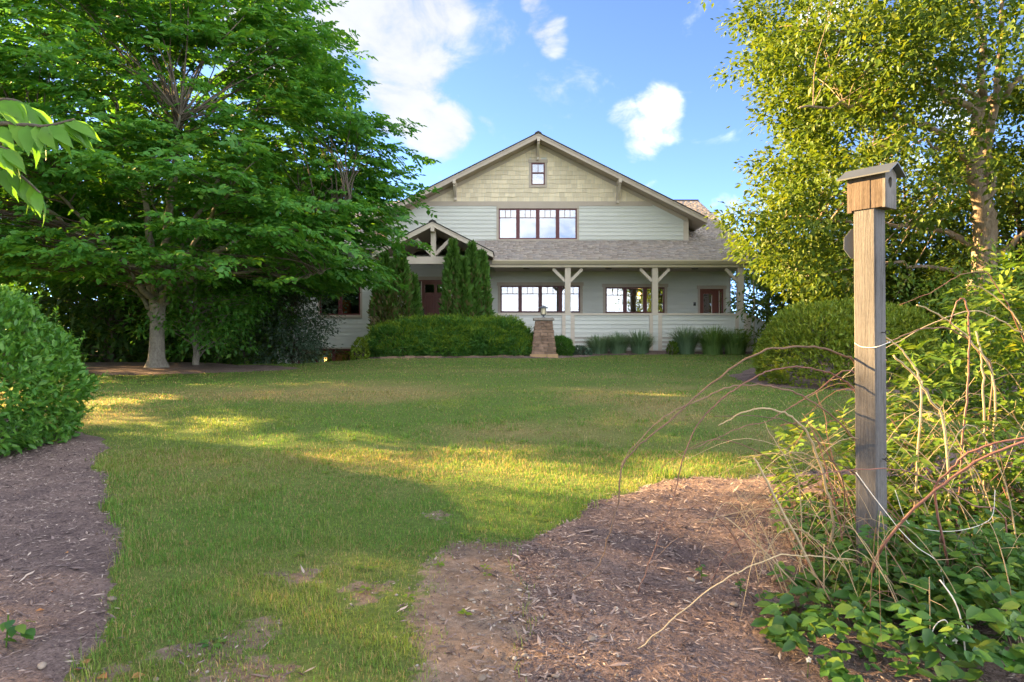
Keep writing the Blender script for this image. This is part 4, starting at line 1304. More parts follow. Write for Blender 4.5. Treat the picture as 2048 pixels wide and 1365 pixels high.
# ------------------------------------------------------------------ birdhouse post
def build_birdhouse():
    YP_ = 4.15; px, py = X(1744, YP_), YP_
    ang = math.atan2(-.60, -.80)            # normal of the broad left face of the post
    n1 = Vector((math.cos(ang), math.sin(ang), 0)); n2 = Vector((-n1.y, n1.x, 0))      # n2: the narrow face towards the right
    if n2.y > 0: n2 = -n2
    g0 = float(bed_z(px, py))
    c = Vector((px, py, 0))
    def obox(mb, a0, a1, b0, b1, z0, z1, tilt=Vector((0, 0, 0)), top=None):
        """box in the post's own axes: a along n1, b along n2"""
        vs = []
        for z in (z0, z1):
            for a, b in ((a0, b0), (a1, b0), (a1, b1), (a0, b1)):
                p = c + n1 * a + n2 * b
                vs.append((p.x, p.y, z))
        if n1.cross(n2).z < 0: fs = [(0, 1, 2, 3), (7, 6, 5, 4), (4, 5, 1, 0), (5, 6, 2, 1), (6, 7, 3, 2), (7, 4, 0, 3)]
        else: fs = [(0, 3, 2, 1), (4, 5, 6, 7), (0, 1, 5, 4), (1, 2, 6, 5), (2, 3, 7, 6), (3, 0, 4, 7)]
        return mb.add(vs, fs)
    h = .066
    zt = 2.395
    m = MB(); 
    # chamfered square shaft, a little out of plumb
    rings = []
    for i, z in enumerate(np.linspace(g0 - .25, zt, 9)):
        off = Vector((-.012 * (z / 2.4), .01 * (z / 2.4), 0))
        r = []
        ch = .008
        for (a, b) in ((h, h - ch), (h - ch, h), (-h + ch, h), (-h, h - ch), (-h, -h + ch), (-h + ch, -h), (h - ch, -h), (h, -h + ch)):
            p = c + n1 * a + n2 * b + off; r.append((p.x, p.y, z))
        rings.append(r)
    vs = [v for r in rings for v in r]; fs = []
    for i in range(8):
        for k in range(8):
            fs.append((i * 8 + k, i * 8 + (k + 1) % 8, (i + 1) * 8 + (k + 1) % 8, (i + 1) * 8 + k))
    fs.append(tuple(range(7, -1, -1))); fs.append(tuple(range(64, 72)))
    m.add(vs, fs)
    post = link('birdhouse_post', m.mesh('birdhouse_post'), M['post_wood'])
    props(post, 'tall weathered grey square timber post rising out of the brambles', 'post')
    # box
    t = thing('birdhouse', 'weathered wooden birdhouse with grey metal roof on the timber post', 'birdhouse', (px, py, zt))
    z0, z1 = zt, zt + .205
    A0, A1 = -.066, .076; B0, B1 = -.115, .112                # a: depth towards camera-left, b: length towards the right
    # side wall of three boards (broad left face)
    bs = [B0, B0 + .03, B0 + .14, B1 - .016]
    for i in range(3):
        obox(MB(), A1 - .018, A1 + (.003 if i == 1 else 0), bs[i] + .001, bs[i + 1] - .001, z0 - .012 * (i == 0), z1).build('side_board', M['box_wood'], t)
    obox(MB(), A0, A0 + .018, B0, B1 - .016, z0, z1).build('side_wall', M['box_wood'], t)
    obox(MB(), A0 + .018, A1 - .018, B0, B0 + .016, z0, z1).build('back_wall', M['box_wood'], t)
    obox(MB(), A0 + .018, A1 - .018, B0 + .016, B1 - .016, z0, z0 + .016).build('floor', M['box_wood'], t)
    # front with a worn oval entrance
    hc = (.012, z0 + .150); ra, rz = .022, .032
    am = (A0 + A1) / 2
    gz = z1 + .045
    N_ = 32
    outl = [(A0, z0 - .004), (A1, z0 - .004), (A1, z1), (am, gz), (A0, z1)]
    def ray(th):
        d = (math.cos(th), math.sin(th)); best = 9
        for i in range(5):
            p = outl[i]; q = outl[(i + 1) % 5]
            ex, ez = q[0] - p[0], q[1] - p[1]
            den = d[0] * ez - d[1] * ex
            if abs(den) < 1e-9: continue
            s = ((p[0] - hc[0]) * ez - (p[1] - hc[1]) * ex) / den
            u = ((p[0] - hc[0]) * d[1] - (p[1] - hc[1]) * d[0]) / den
            if s > 0 and -1e-6 <= u <= 1 + 1e-6: best = min(best, s)
        return (hc[0] + d[0] * best, hc[1] + d[1] * best)
    ths = sorted([2 * math.pi * k / N_ for k in range(N_)] + [math.atan2(p[1] - hc[1], p[0] - hc[0]) % (2 * math.pi) for p in outl])
    vs = []; fs = []
    for b in (B1, B1 - .016):
        for th in ths:
            w = 1 + .10 * math.sin(3 * th + 1)
            a, z = hc[0] + ra * w * math.cos(th), hc[1] + rz * w * math.sin(th)
            p = c + n1 * a + n2 * b; vs.append((p.x, p.y, z))
        for th in ths:
            a, z = ray(th); p = c + n1 * a + n2 * b; vs.append((p.x, p.y, z))
    K = len(ths)
    for k in range(K):
        j = (k + 1) % K
        fs.append((k, j, K + j, K + k)); fs.append((2 * K + k, 3 * K + k, 3 * K + j, 2 * K + j))
        fs.append((k, 2 * K + k, 2 * K + j, j)); fs.append((K + k, K + j, 3 * K + j, 3 * K + k))
    MB().add(vs, fs).build('front_wall', M['box_wood_pale'], t, label='pale front board with a worn oval hole')
    # roof: two grey panels, ridge along b
    for s, a_e in ((1, A1 + .035), (-1, A0 - .035)):
        v = []
        for dz in (0, .008):
            for a, z in ((am, gz + .006), (a_e, gz + .006 - abs(a_e - am) * (gz - z1) / (A1 - am))):
                for b in (B0 - .045, B1 + .04):
                    p = c + n1 * a + n2 * b; v.append((p.x, p.y, z + dz))
        MB().add(v, [(0, 1, 3, 2), (4, 6, 7, 5), (0, 4, 5, 1), (2, 3, 7, 6), (0, 2, 6, 4), (1, 5, 7, 3)]).build('roof_panel', M['grey_metal_light'], t)
    # round plate fixed to the back of the post, two yellow strokes
    pc = c - n2 * (h + .02) + Vector((0, 0, 0)); zc = Z(487, 4.25)
    # the plate faces the camera side, its far half behind the post
    fx = Vector((1, -.18, 0)).normalized(); ctr = Vector((X(1724, 4.26), 4.26, zc)); rad = .112
    fy = Vector((-fx.y, fx.x, 0))
    if fy.y > 0: fy = -fy
    pl = thing('round_plate', 'dark grey round plate with two yellow strokes behind the timber post', 'plate', (ctr.x, ctr.y, ctr.z))
    prof = [(rad * math.cos(2 * math.pi * k / 10 + .3), rad * math.sin(2 * math.pi * k / 10 + .3)) for k in range(10)]
    v = []
    for d in (0, -.006):
        for (a, b) in prof:
            p = ctr + fx * a - fy * d; v.append((p.x, p.y, p.z + b))
    MB().add(v, [tuple(range(10)), tuple(range(19, 9, -1))] + [(k, k + 10, (k + 1) % 10 + 10, (k + 1) % 10) for k in range(10)]).build('disc', M['grey_metal'], pl)
    for dz in (.0, -.028):
        a = ctr + fx * -.10 + fy * .003 + Vector((0, 0, dz + .006)); b = ctr + fx * -.055 + fy * .003 + Vector((0, 0, dz + .009))
        MB().bar(a, b, .004, .007).build('stroke', M['yellow_paint'], pl)
    b1 = c - n1 * (h - .002) - n2 * .0
    MB().bar((ctr.x + .03, ctr.y, ctr.z), (c.x - n1.x * .06, c.y - n1.y * .06, ctr.z), .02, .02).build('bolt', M['dark'], pl)
    # white cord around the post and two screw eyes
    zc = Z(690, 4.1)
    loop = []
    for (a, b, dz) in ((h + .006, -h - .004, .012), (h + .008, -.03, -.010), (h + .008, .03, -.016), (h + .006, h + .006, -.008), (.03, h + .008, .0), (-.03, h + .01, .012), (-h - .006, h + .006, .02), (-h - .008, 0, .03), (-h - .006, -h - .006, .025), (0, -h - .008, .02), (h + .006, -h - .004, .012)):
        p = c + n1 * a + n2 * b; loop.append((p.x, p.y, zc + dz))
    o = MB().tube(catmull(loop, 4), .0022, 5).build('cord', M['white_cord']); props(o, 'white cord tied round the middle of the timber post', 'cord')
    for py_, lab in ((665, 'dark rusty screw eye on the post just above the white cord'), (918, 'screw eye low on the right face of the timber post')):
        z = Z(py_, 4.1); p = c + n2 * (h + .0)
        pts = [p + Vector((0, 0, z)) - n2 * .01, p + Vector((0, 0, z)) + n2 * .012]
        for k in range(9):
            g = k / 8 * 2 * math.pi
            pts.append(p + n2 * (.024 - .012 * math.cos(g)) + Vector((0, 0, z + .012 * math.sin(g))))
        o = MB().tube(pts, .003, 6).build('screw_eye', M['dark']); props(o, lab, 'screw eye')
M['grey_metal_light'] = paint('grey_metal_light', (.055, .066, .078), .12, 5, .4, .45)
build_birdhouse()

# ------------------------------------------------------------------ leaves
def unit(a): return a / np.maximum(1e-9, np.linalg.norm(a, axis=-1, keepdims=True))

def leaf_arrays(P, D, N, L, W, fold=.18, droop=.15, six=True):
    """flat arrays of leaves: base P, direction D, upper side N"""
    D = unit(D); S = unit(np.cross(N, D)); N = unit(np.cross(D, S))
    L = np.asarray(L)[:, None]; W = np.asarray(W)[:, None]
    dn = np.array([0, 0, -1.0])
    if six:
        a = P
        l1 = P + D * L * .30 + S * W * .46 + N * W * fold; r1 = P + D * L * .30 - S * W * .46 + N * W * fold
        l2 = P + D * L * .68 + S * W * .38 + N * W * fold * .7 + dn * L * droop * .4; r2 = P + D * L * .68 - S * W * .38 + N * W * fold * .7 + dn * L * droop * .4
        t = P + D * L + dn * L * droop
        V = np.stack([a, l1, l2, t, r2, r1], 1)
        q = np.array([[0, 3, 2, 1], [0, 5, 4, 3]])
        k = 6
    else:
        V = np.stack([P, P + D * L * .45 + S * W * .5 + N * W * fold, P + D * L + dn * L * droop, P + D * L * .45 - S * W * .5 + N * W * fold], 1)
        q = np.array([[0, 2, 1], [0, 3, 2]])
        k = 4
    n = len(P)
    Fc = (q[None] + (np.arange(n) * k)[:, None, None]).reshape(-1, q.shape[1])
    return V.reshape(-1, 3), Fc

def leaf_mesh(name, parts):
    Vs = []; Fs = []; o = 0
    for V, Fc in parts:
        Vs.append(V); Fs.append(Fc + o); o += len(V)
    return np_mesh(name, np.concatenate(Vs), np.concatenate(Fs))

def rotz(D, a):
    c, s = np.cos(a), np.sin(a)
    return np.stack([D[..., 0] * c - D[..., 1] * s, D[..., 0] * s + D[..., 1] * c, D[..., 2]], -1)

def pinnate(R, tips, outd, nl=5, rl=.30, leaf=.11, lw=.055, twig=.7, nc=6, flat=.75, droop=.2, six=True):
    """tips (n,3): spray centres; outd (n,3): outward direction. A spray is a twig with nc compound leaves of 2*k+1 leaflets"""
    n = len(tips)
    tw = unit(outd * np.array([1, 1, .35]) + R.normal(0, .25, (n, 3)) * np.array([1, 1, .5]))
    base = tips - tw * twig * .5
    Ps = []; Ds = []; Ns = []; Ls = []
    for i in range(nc):
        t = (i + .6) / nc
        sgn = 1 if i % 2 else -1
        p0 = base + tw * twig * t + np.array([0, 0, -.12]) * (t ** 2) * twig
        a = sgn * R.uniform(.6, 1.2, n) * (1 - .5 * t)
        rd = unit(rotz(tw, a) + R.normal(0, .15, (n, 3)) + np.array([0, 0, -.10]))
        nrm = unit(np.array([0, 0, 1.0]) + R.normal(0, .32, (n, 3)) + outd * .25)
        rL = rl * R.uniform(.7, 1.1, n)
        for j in range(nl + 1):
            u = (j + 1) / (nl + 1)
            if j == nl: angs = (0,)
            else: angs = (.95, -.95)
            for g in angs:
                q = p0 + rd * (rL * u)[:, None] + np.array([0, 0, -1]) * (droop * rL * u * u)[:, None]
                S = unit(np.cross(nrm, rd))
                d = unit(rd * math.cos(g) + S * math.sin(g) + R.normal(0, .12, (n, 3)) + np.array([0, 0, -.12]))
                Ps.append(q); Ds.append(d); Ns.append(unit(nrm + R.normal(0, .22, (n, 3)))); Ls.append(leaf * R.uniform(.75, 1.2, n))
    P = np.concatenate(Ps); D = np.concatenate(Ds); N = np.concatenate(Ns); L = np.concatenate(Ls)
    return leaf_arrays(P, D, N, L, L * lw / leaf * R.uniform(.85, 1.15, len(L)), .12, .12, six)

def simple_leaves(R, tips, outd, per=14, rad=.35, leaf=.09, lw=.035, hang=.4, flat=.6, six=False):
    n = len(tips)
    c = np.repeat(tips, per, 0); o = np.repeat(outd, per, 0)
    m = len(c)
    off = R.normal(0, 1, (m, 3)) * np.array([1, 1, flat]) * rad * .5
    P = c + off
    D = unit(off * 1.2 / rad + o * .5 + R.normal(0, .5, (m, 3)) + np.array([0, 0, -hang]))
    N = unit(np.array([0, 0, 1.0]) + o * .5 + R.normal(0, .5, (m, 3)))
    L = leaf * R.uniform(.65, 1.25, m)
    return leaf_arrays(P, D, N, L, L * lw / leaf, .15, .12, six)

def crown_boughs(R, cx, cy, prof, n, inner=.45, power=.6, clip=None, wobble=.10):
    """sample n bough tips in a crown given as [(z, r)...]"""
    zs = np.array([p[0] for p in prof]); rs = np.array([p[1] for p in prof])
    zz = np.linspace(zs[0], zs[-1], 200); rr = np.interp(zz, zs, rs)
    w = rr ** 1.3 + .05; w /= w.sum()
    z = R.choice(zz, n, p=w) + R.normal(0, .15, n)
    a = (np.arange(n) * 2.39996 + R.uniform(0, .8, n)) % (2 * np.pi)
    u = inner + (1 - inner) * R.random(n) ** power
    r = np.interp(z, zs, rs) * u * (1 + wobble * (np.sin(3 * a + z) + .7 * np.sin(7 * a + 2 * z)))
    P = np.stack([cx + r * np.cos(a), cy + r * np.sin(a), z], 1)
    top = zs[-1]; mid = zs[0] + (top - zs[0]) * .35
    out = unit(np.stack([np.cos(a), np.sin(a), np.clip((z - mid) / (top - mid), -.15, 1) * .9 + .05], 1))
    if clip is not None:
        k = clip(P); P, out = P[k], out[k]
    return P, out

def branch_tubes(mb, R, axis_pts, tips, r0=.035, r1=.008, n=5, rise=.35, lim=None):
    A = np.array(axis_pts)
    for p in tips:
        if lim and np.min(np.linalg.norm(A - p, axis=1)) > lim: continue
        # join the axis well below and inside the tip
        cand = A[(A[:, 2] < p[2] - .15)]
        if not len(cand): cand = A[:1]
        d = np.linalg.norm(cand - p, axis=1)
        d = d + R.uniform(0, .8, len(d))
        a = cand[np.argmin(d)]
        m1 = a + (p - a) * .35 + np.array([R.normal(0, .12), R.normal(0, .12), .16 * np.linalg.norm(p - a) * rise])
        m2 = a + (p - a) * .72 + np.array([R.normal(0, .12), R.normal(0, .12), .12 * np.linalg.norm(p - a) * rise])
        pts = catmull([a, m1, m2, p], 3)
        s = min(1.6, .5 + np.linalg.norm(p - a) / 4)
        mb.tube(pts, [r0 * s + (r1 - r0 * s) * (i / (len(pts) - 1)) ** .8 for i in range(len(pts))], n, cap=False)

def limb_part(t, pts, r0, r1, mat, name='limb', n=9, k=6, wig=.03, seed=0):
    R = rng(seed)
    P = catmull(pts, k)
    P = [p + R.normal(0, wig, 3) * (0 if i in (0, len(P) - 1) else 1) for i, p in enumerate(P)]
    m = len(P)
    rad = [r0 + (r1 - r0) * (i / (m - 1)) ** .8 for i in range(m)]
    rad = [r * (1 + R.normal(0, .04)) for r in rad]
    MB().tube(P, rad, n, cap=True).build(name, mat, t, True)
    return P

# ------------------------------------------------------------------ big shade tree on the left
def build_big_tree():
    R = rng(101)
    YT = 20.0; bx = X(312, YT); gz = float(H(bx, YT)) - .03
    t = thing('shade_tree', 'large spreading shade tree with pale grey trunk in its own mulch bed', 'tree', (bx, YT, gz))
    T = lambda px, py, y: np.array(PT(px, py, y))
    z = lambda py: Z(py, YT)
    # trunk with root flare
    prof = [(gz, .36), (gz + .12, .28), (gz + .35, .225), (gz + .9, .195), (gz + 1.6, .20), (gz + 2.0, .225), (z(580), .27)]
    V = []; n = 20
    for (zz, r) in prof:
        for k in range(n):
            g = 2 * math.pi * k / n
            rr = r * (1 + .05 * math.sin(3 * g + 1) + .03 * math.sin(5 * g)) * (1 + (.18 * math.sin(4 * g + .5) if zz < gz + .2 else 0))
            lean = .06 * (zz - gz) / 2.4
            V.append((bx + lean + rr * math.cos(g), YT + rr * math.sin(g), zz))
    Fc = []
    for i in range(len(prof) - 1):
        for k in range(n):
            Fc.append((i * n + k, i * n + (k + 1) % n, (i + 1) * n + (k + 1) % n, (i + 1) * n + k))
    Fc.append(tuple(range((len(prof) - 1) * n, len(prof) * n)))
    MB().add(V, Fc).build('trunk', M['bark_big'], t, True)
    c0 = T(316, 600, 20.0)
    A = []
    limbs = [([T(322, 612, 20), T(345, 580, 19.9), T(385, 553, 19.7), T(415, 530, 19.5), T(440, 502, 19.3), T(480, 485, 19.0), T(560, 470, 18.4), T(640, 440, 18), T(700, 400, 17.6)], .15, .035),
             ([T(398, 543, 19.6), T(420, 541, 19.4), T(470, 546, 19.2), T(520, 542, 18.9), T(560, 552, 18.6), T(585, 560, 18.4), T(615, 552, 18.1), T(650, 540, 17.8)], .055, .012),
             ([T(308, 615, 20), T(295, 560, 19.8), T(262, 530, 19.5), T(225, 510, 19.2), T(170, 478, 18.8), T(110, 430, 18.4), T(40, 370, 18)], .12, .03),
             ([T(306, 640, 20), T(288, 600, 20.3), T(250, 565, 20.7), T(215, 545, 21), T(130, 520, 21.4), T(60, 495, 21.8), T(-40, 470, 22)], .085, .02),
             ([T(316, 600, 20), T(312, 540, 20), T(298, 475, 20.1), T(290, 400, 20.2), T(250, 280, 20.2), T(220, 150, 20.2), T(200, 40, 20.3)], .14, .03),
             ([T(322, 600, 20), T(331, 545, 20.1), T(336, 480, 20.2), T(345, 380, 20.2), T(360, 240, 20.2), T(370, 80, 20.2), T(365, -80, 20.3), T(360, -200, 20.3)], .15, .02),
             ([T(326, 600, 20), T(345, 555, 20.2), T(362, 505, 20.6), T(390, 440, 21), T(450, 340, 21.4), T(510, 220, 21.6), T(540, 100, 21.8)], .11, .025),
             ([T(316, 605, 20), T(310, 560, 19.4), T(330, 480, 18.4), T(340, 380, 17.2), T(350, 300, 16.2), T(360, 230, 15.4)], .12, .025),
             ([T(318, 600, 20.1), T(335, 560, 21.2), T(330, 480, 23), T(300, 380, 24.6), T(290, 300, 25.6)], .12, .025),
             ([T(321, 605, 19.9), T(340, 570, 19.2), T(380, 500, 18), T(430, 420, 16.6), T(480, 350, 15.4)], .11, .02),
             ([T(310, 605, 19.9), T(280, 570, 19), T(220, 500, 17.6), T(150, 420, 16.2), T(80, 340, 15)], .11, .02)]
    for i, (pts, r0, r1) in enumerate(limbs):
        pts[0] = pts[0] + (np.array([bx + .04, YT, pts[0][2]]) - pts[0]) * .4
        P = limb_part(t, pts, r0, r1, M['bark_big'], 'limb', 9, 6, .025, i)
        A += list(P[len(P) // 4:])
    prof = [(3.2, 5.7), (3.9, 6.4), (5.0, 6.5), (6.5, 6.3), (8, 5.8), (9.5, 5.2), (11, 4.5), (12.5, 3.6), (14, 2.3), (15, .6)]
    P, out = crown_boughs(R, bx, YT, prof, 680, .62, .5, None, .05)
    P2, out2 = crown_boughs(R, bx, YT, prof, 120, .15, 1.0)
    P2 = P2[P2[:, 2] > 6]; out2 = out2[:len(P2)]
    P = np.concatenate([P, P2]); out = np.concatenate([out, out2])
    tb = MB(); branch_tubes(tb, R, A, P, .02, .006, 4, .3)
    tb.build('branches', M['bark_dark'], t, True, kind='stuff')
    per = 7
    c = np.repeat(P, per, 0); o = np.repeat(out, per, 0)
    off = R.normal(0, 1, (len(c), 3)) * np.array([.62, .62, .16])
    c = c + off; c[:, 2] -= .10 * np.hypot(off[:, 0], off[:, 1]); o = unit(o + off * .5)
    k = c[:, 2] > 3.0 + .5 * R.random(len(c)); c, o = c[k], o[k]
    fr = c[:, 1] < YT + 1.0
    a1 = pinnate(R, c[fr], o[fr], 3, .36, .165, .095, .75, 5)
    a2 = pinnate(R, c[~fr], o[~fr], 3, .40, .20, .115, .75, 4, six=False)
    cr = link('crown', leaf_mesh('crown', [a1]), M['leaf_big'], t, kind='stuff')
    link('crown', leaf_mesh('crown', [a2]), M['leaf_big'], t, kind='stuff')
    print('big tree leaves', len(a1[1]) // 2, len(a2[1]) // 2)
build_big_tree()

# ------------------------------------------------------------------ sunlit tree on the right
def build_right_tree():
    R = rng(202)
    YT = 20.0; bx = X(1962, YT); gz = float(H(bx, YT)) - .03
    t = thing('sunlit_tree', 'tall airy tree with sunlit yellow green leaves behind the birdhouse', 'tree', (bx, YT, gz))
    T = lambda px, py, y: np.array(PT(px, py, y))
    tr = [np.array([bx, YT, gz]), T(1962, 600, 20), T(1968, 520, 20), T(1972, 440, 20)]
    limb_part(t, tr, .42, .30, M['bark_right'], 'trunk', 14, 6, .02, 1)
    A = []
    limbs = [([T(1970, 470, 20), T(1955, 370, 19.9), T(1952, 280, 19.9), T(1960, 200, 20), T(1965, 120, 20), T(1950, 0, 20), T(1940, -150, 20)], .28, .04),
             ([T(1976, 460, 20), T(1980, 380, 20.1), T(1975, 290, 20.1), T(1990, 200, 20.2), T(2000, 100, 20.2), T(2010, -60, 20.2)], .22, .04),
             ([T(1960, 370, 20), T(1935, 320, 19.8), T(1905, 285, 19.5), T(1875, 262, 19.2), T(1845, 248, 18.9), T(1790, 230, 18.3), T(1700, 210, 17.6), T(1600, 215, 17)], .14, .025),
             ([T(1955, 235, 20), T(1920, 205, 19.8), T(1870, 180, 19.6), T(1840, 150, 19.4), T(1790, 110, 19), T(1700, 70, 18.4), T(1600, 60, 18)], .12, .02),
             ([T(1955, 195, 20), T(1930, 178, 20), T(1890, 160, 20), T(1870, 140, 20), T(1830, 90, 20)], .08, .015),
             ([T(1975, 200, 20.1), T(2010, 190, 20), T(2040, 160, 20), T(2100, 130, 20)], .12, .02),
             ([T(1968, 520, 20), T(1930, 480, 20.4), T(1850, 455, 20.8), T(1740, 450, 21), T(1640, 440, 21), T(1540, 440, 20.8)], .13, .02),
             ([T(1972, 540, 20), T(2010, 500, 19.6), T(2060, 460, 19.2), T(2140, 430, 19)], .14, .02),
             ([T(1965, 560, 20), T(1900, 540, 20.3), T(1800, 530, 20.5), T(1700, 540, 20.6), T(1600, 560, 20.6)], .09, .015),
             ([T(1880, 300, 19.3), T(1840, 280, 19), T(1800, 280, 18.6), T(1740, 300, 18)], .05, .012)]
    for i, (pts, r0, r1) in enumerate(limbs):
        P = limb_part(t, pts, r0, r1, M['bark_right'], 'limb', 8, 6, .05, 30 + i)
        A += list(P[len(P) // 4:])
    prof = [(1.9, 5.0), (3.2, 5.9), (4.8, 6.6), (6, 5.9), (7.6, 5.9), (9.5, 6.3), (11, 6.2), (13, 5.4), (15, 4), (16.5, 1)]
    def clip(P):
        x, y, z = P.T
        back = (y < YT - 1.5) & (z < 4.6 + .35 * (YT - 1.5 - y))
        gap = (np.hypot(X(1905, 20) - x, 0) < 1.1) & (np.abs(z - Z(225, 20)) < 1.3) & (R.random(len(x)) < .8)
        return ~back & ~gap & ~((x > bx + 5.5))
    P, out = crown_boughs(R, bx, YT, prof, 780, .5, .6, clip)
    tb = MB(); branch_tubes(tb, R, A, P, .014, .005, 5, .25, 1.7)
    tb.build('branches', M['bark_right'], t, True, kind='stuff')
    per = 6
    c = np.repeat(P, per, 0); o = np.repeat(out, per, 0)
    off = R.normal(0, 1, (len(c), 3)) * np.array([.45, .45, .28]); c = c + off; o = unit(o + off * .6)
    c[:, 2] = np.maximum(c[:, 2], 1.9)
    arr = simple_leaves(R, c, o, 31, .40, .185, .10, .25, .8, False)
    link('crown', leaf_mesh('crown', [arr]), M['leaf_right'], t, kind='stuff')
    print('right tree leaves', len(arr[1]) // 2)
build_right_tree()

# ------------------------------------------------------------------ other trees: woods at the left, small trees
def tree(name, label, x, y, prof, seed, nb=90, per=5, leaf=.16, lw=.09, pl=12, rad=.5, mat='leaf_woods', tr=.16, group=None, bark='bark_dark', inner=.3, hang=.3, flat=.6, lean=0.0, nlimb=5):
    R = rng(seed)
    gz = float(H(x, y)) - .05
    t = thing(name, label, 'tree', (x, y, gz), group)
    top = prof[-1][0]
    ax = [np.array([x, y, gz]), np.array([x + lean * .3, y, gz + (top - gz) * .25]), np.array([x + lean * .6 + R.normal(0, .1), y + R.normal(0, .1), gz + (top - gz) * .5]), np.array([x + lean, y, gz + (top - gz) * .9])]
    A = limb_part(t, ax, tr, tr * .2, M[bark], 'trunk', 9, 5, .03, seed)
    P, out = crown_boughs(R, x + lean * .5, y, prof, nb, inner, .7)
    tb = MB(); branch_tubes(tb, R, A, P, tr * .22, .008, 4, .4)
    tb.build('branches', M[bark], t, True, kind='stuff')
    c = np.repeat(P, per, 0); o = np.repeat(out, per, 0)
    off = R.normal(0, 1, (len(c), 3)) * np.array([1, 1, flat]) * rad; c = c + off; o = unit(o + off)
    k = c[:, 2] > float(H(x, y)) + .25; c, o = c[k], o[k]
    arr = simple_leaves(R, c, o, pl, rad * .9, leaf, lw, hang, .7)
    link('crown', leaf_mesh('crown', [arr]), M[mat], t, kind='stuff')
    return t

WG = 'woodland trees behind the shade tree'
# young tree with a short bare trunk beside the shade tree
tree('young_tree', 'young broad leaved tree with short bare trunk right of the shade tree', X(393, 21.3), 21.3, [(1.5, .9), (2.1, 1.7), (3.0, 2.0), (4.2, 1.8), (5.4, 1.0)], 301, 110, 5, .15, .085, 16, .38, 'leaf_big', .12, bark='bark_big', inner=.25)
tree('blue_green_shrub_tree', 'multi stemmed grey green shrubby tree hiding the corner of the left wing', X(585, 25.5), 25.5, [(.9, 1.1), (1.6, 1.6), (2.6, 1.7), (3.8, 1.4), (4.9, .6)], 302, 130, 5, .13, .06, 18, .34, 'leaf_blue', .07, inner=.3)
tree('understory_tree', 'dark leafy small tree with thin pale stems left of the grey green shrub', X(490, 25.0), 25.0, [(.9, .8), (1.5, 1.4), (2.6, 1.6), (3.6, 1.2), (4.4, .5)], 303, 100, 5, .15, .085, 14, .36, 'leaf_woods', .06, inner=.3)
ti = 0
for (x, y, h_, r, seed) in [(-12.5, 29, 10.5, 3.0, 311), (-15.5, 26.5, 9.5, 2.8, 312), (-17.5, 30, 12, 3.4, 313), (-20.5, 27, 11, 3.2, 314), (-23.5, 30, 13, 3.6, 315), (-13.5, 34, 12, 3.4, 316), (-19, 35, 13, 3.6, 317),
                            (-25.5, 24.5, 12, 3.4, 318), (-28, 29, 13, 3.5, 319), (-16.0, 40, 13, 4, 320), (-22, 39, 13, 4, 321), (-28, 36, 13, 4, 322), (-11.8, 39, 11, 3.5, 323), (-33, 32, 13, 4, 324), (-19.5, 44, 13, 4, 325), (-26, 43, 13, 4.2, 326), (-33, 39, 13, 4.2, 327), (-37, 33, 12, 4, 328)]:
    tree('woodland_tree', 'dark leafy woodland tree in the shaded thicket behind the shade tree', x, y,
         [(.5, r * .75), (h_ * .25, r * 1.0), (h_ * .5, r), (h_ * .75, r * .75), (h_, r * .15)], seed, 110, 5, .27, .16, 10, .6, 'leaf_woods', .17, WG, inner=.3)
    ti += 1
# trees standing left of the picture, they shade the lawn
for (x, y, h_, r, seed, nb, lab) in [(-19.6, 13.4, 9.2, 2.5, 331, 140, 'leafy tree at the lawn edge beyond the clipped bush'), (-21.5, 11.3, 9.8, 2.8, 332, 150, 'open crowned tree at the lawn edge left of the clipped bush'), (-23.0, 15.4, 10.2, 2.3, 333, 130, 'slim leafy tree behind the lawn edge trees'), (-23.5, 7.9, 9.6, 2.7, 334, 60, 'thin crowned tree farthest along the lawn edge')]:
    tree('lawn_edge_tree', lab, x, y, [(1.5, r * .5), (h_ * .25, r * .95), (h_ * .5, r), (h_ * .75, r * .75), (h_, r * .15)], seed, nb, 5, .18, .11, 9, .5, 'leaf_big', .18, None, inner=.3)
# trees behind the right-hand tree
for (x, y, h_, r, seed, lab) in [(15.5, 27, 9, 4.2, 341, 'broad green tree behind the sunlit tree'), (20, 20, 9, 3.4, 342, 'green tree right of the sunlit tree'), (13.5, 36, 9, 4.2, 343, 'rounded green tree beside the far right corner of the house'), (19.5, 36, 10, 4.4, 344, 'tall rounded green tree far behind the clipped hedge'), (25, 30, 10, 4.4, 345, 'spreading green tree at the right end of the far row'), (16.5, 22.5, 7.5, 3.2, 346, 'bushy green tree close behind the trunk of the sunlit tree'), (11.6, 25.5, 6.0, 2.2, 347, 'small bushy tree beside the right corner of the porch')]:
    tree('garden_tree', lab, x, y, [(.5, r * .75), (h_ * .25, r * .95), (h_ * .5, r), (h_ * .75, r * .75), (h_, r * .15)], seed, 120, 5, .22, .11, 18, .5, 'leaf_right', .18, 'trees behind the hedge', inner=.3)
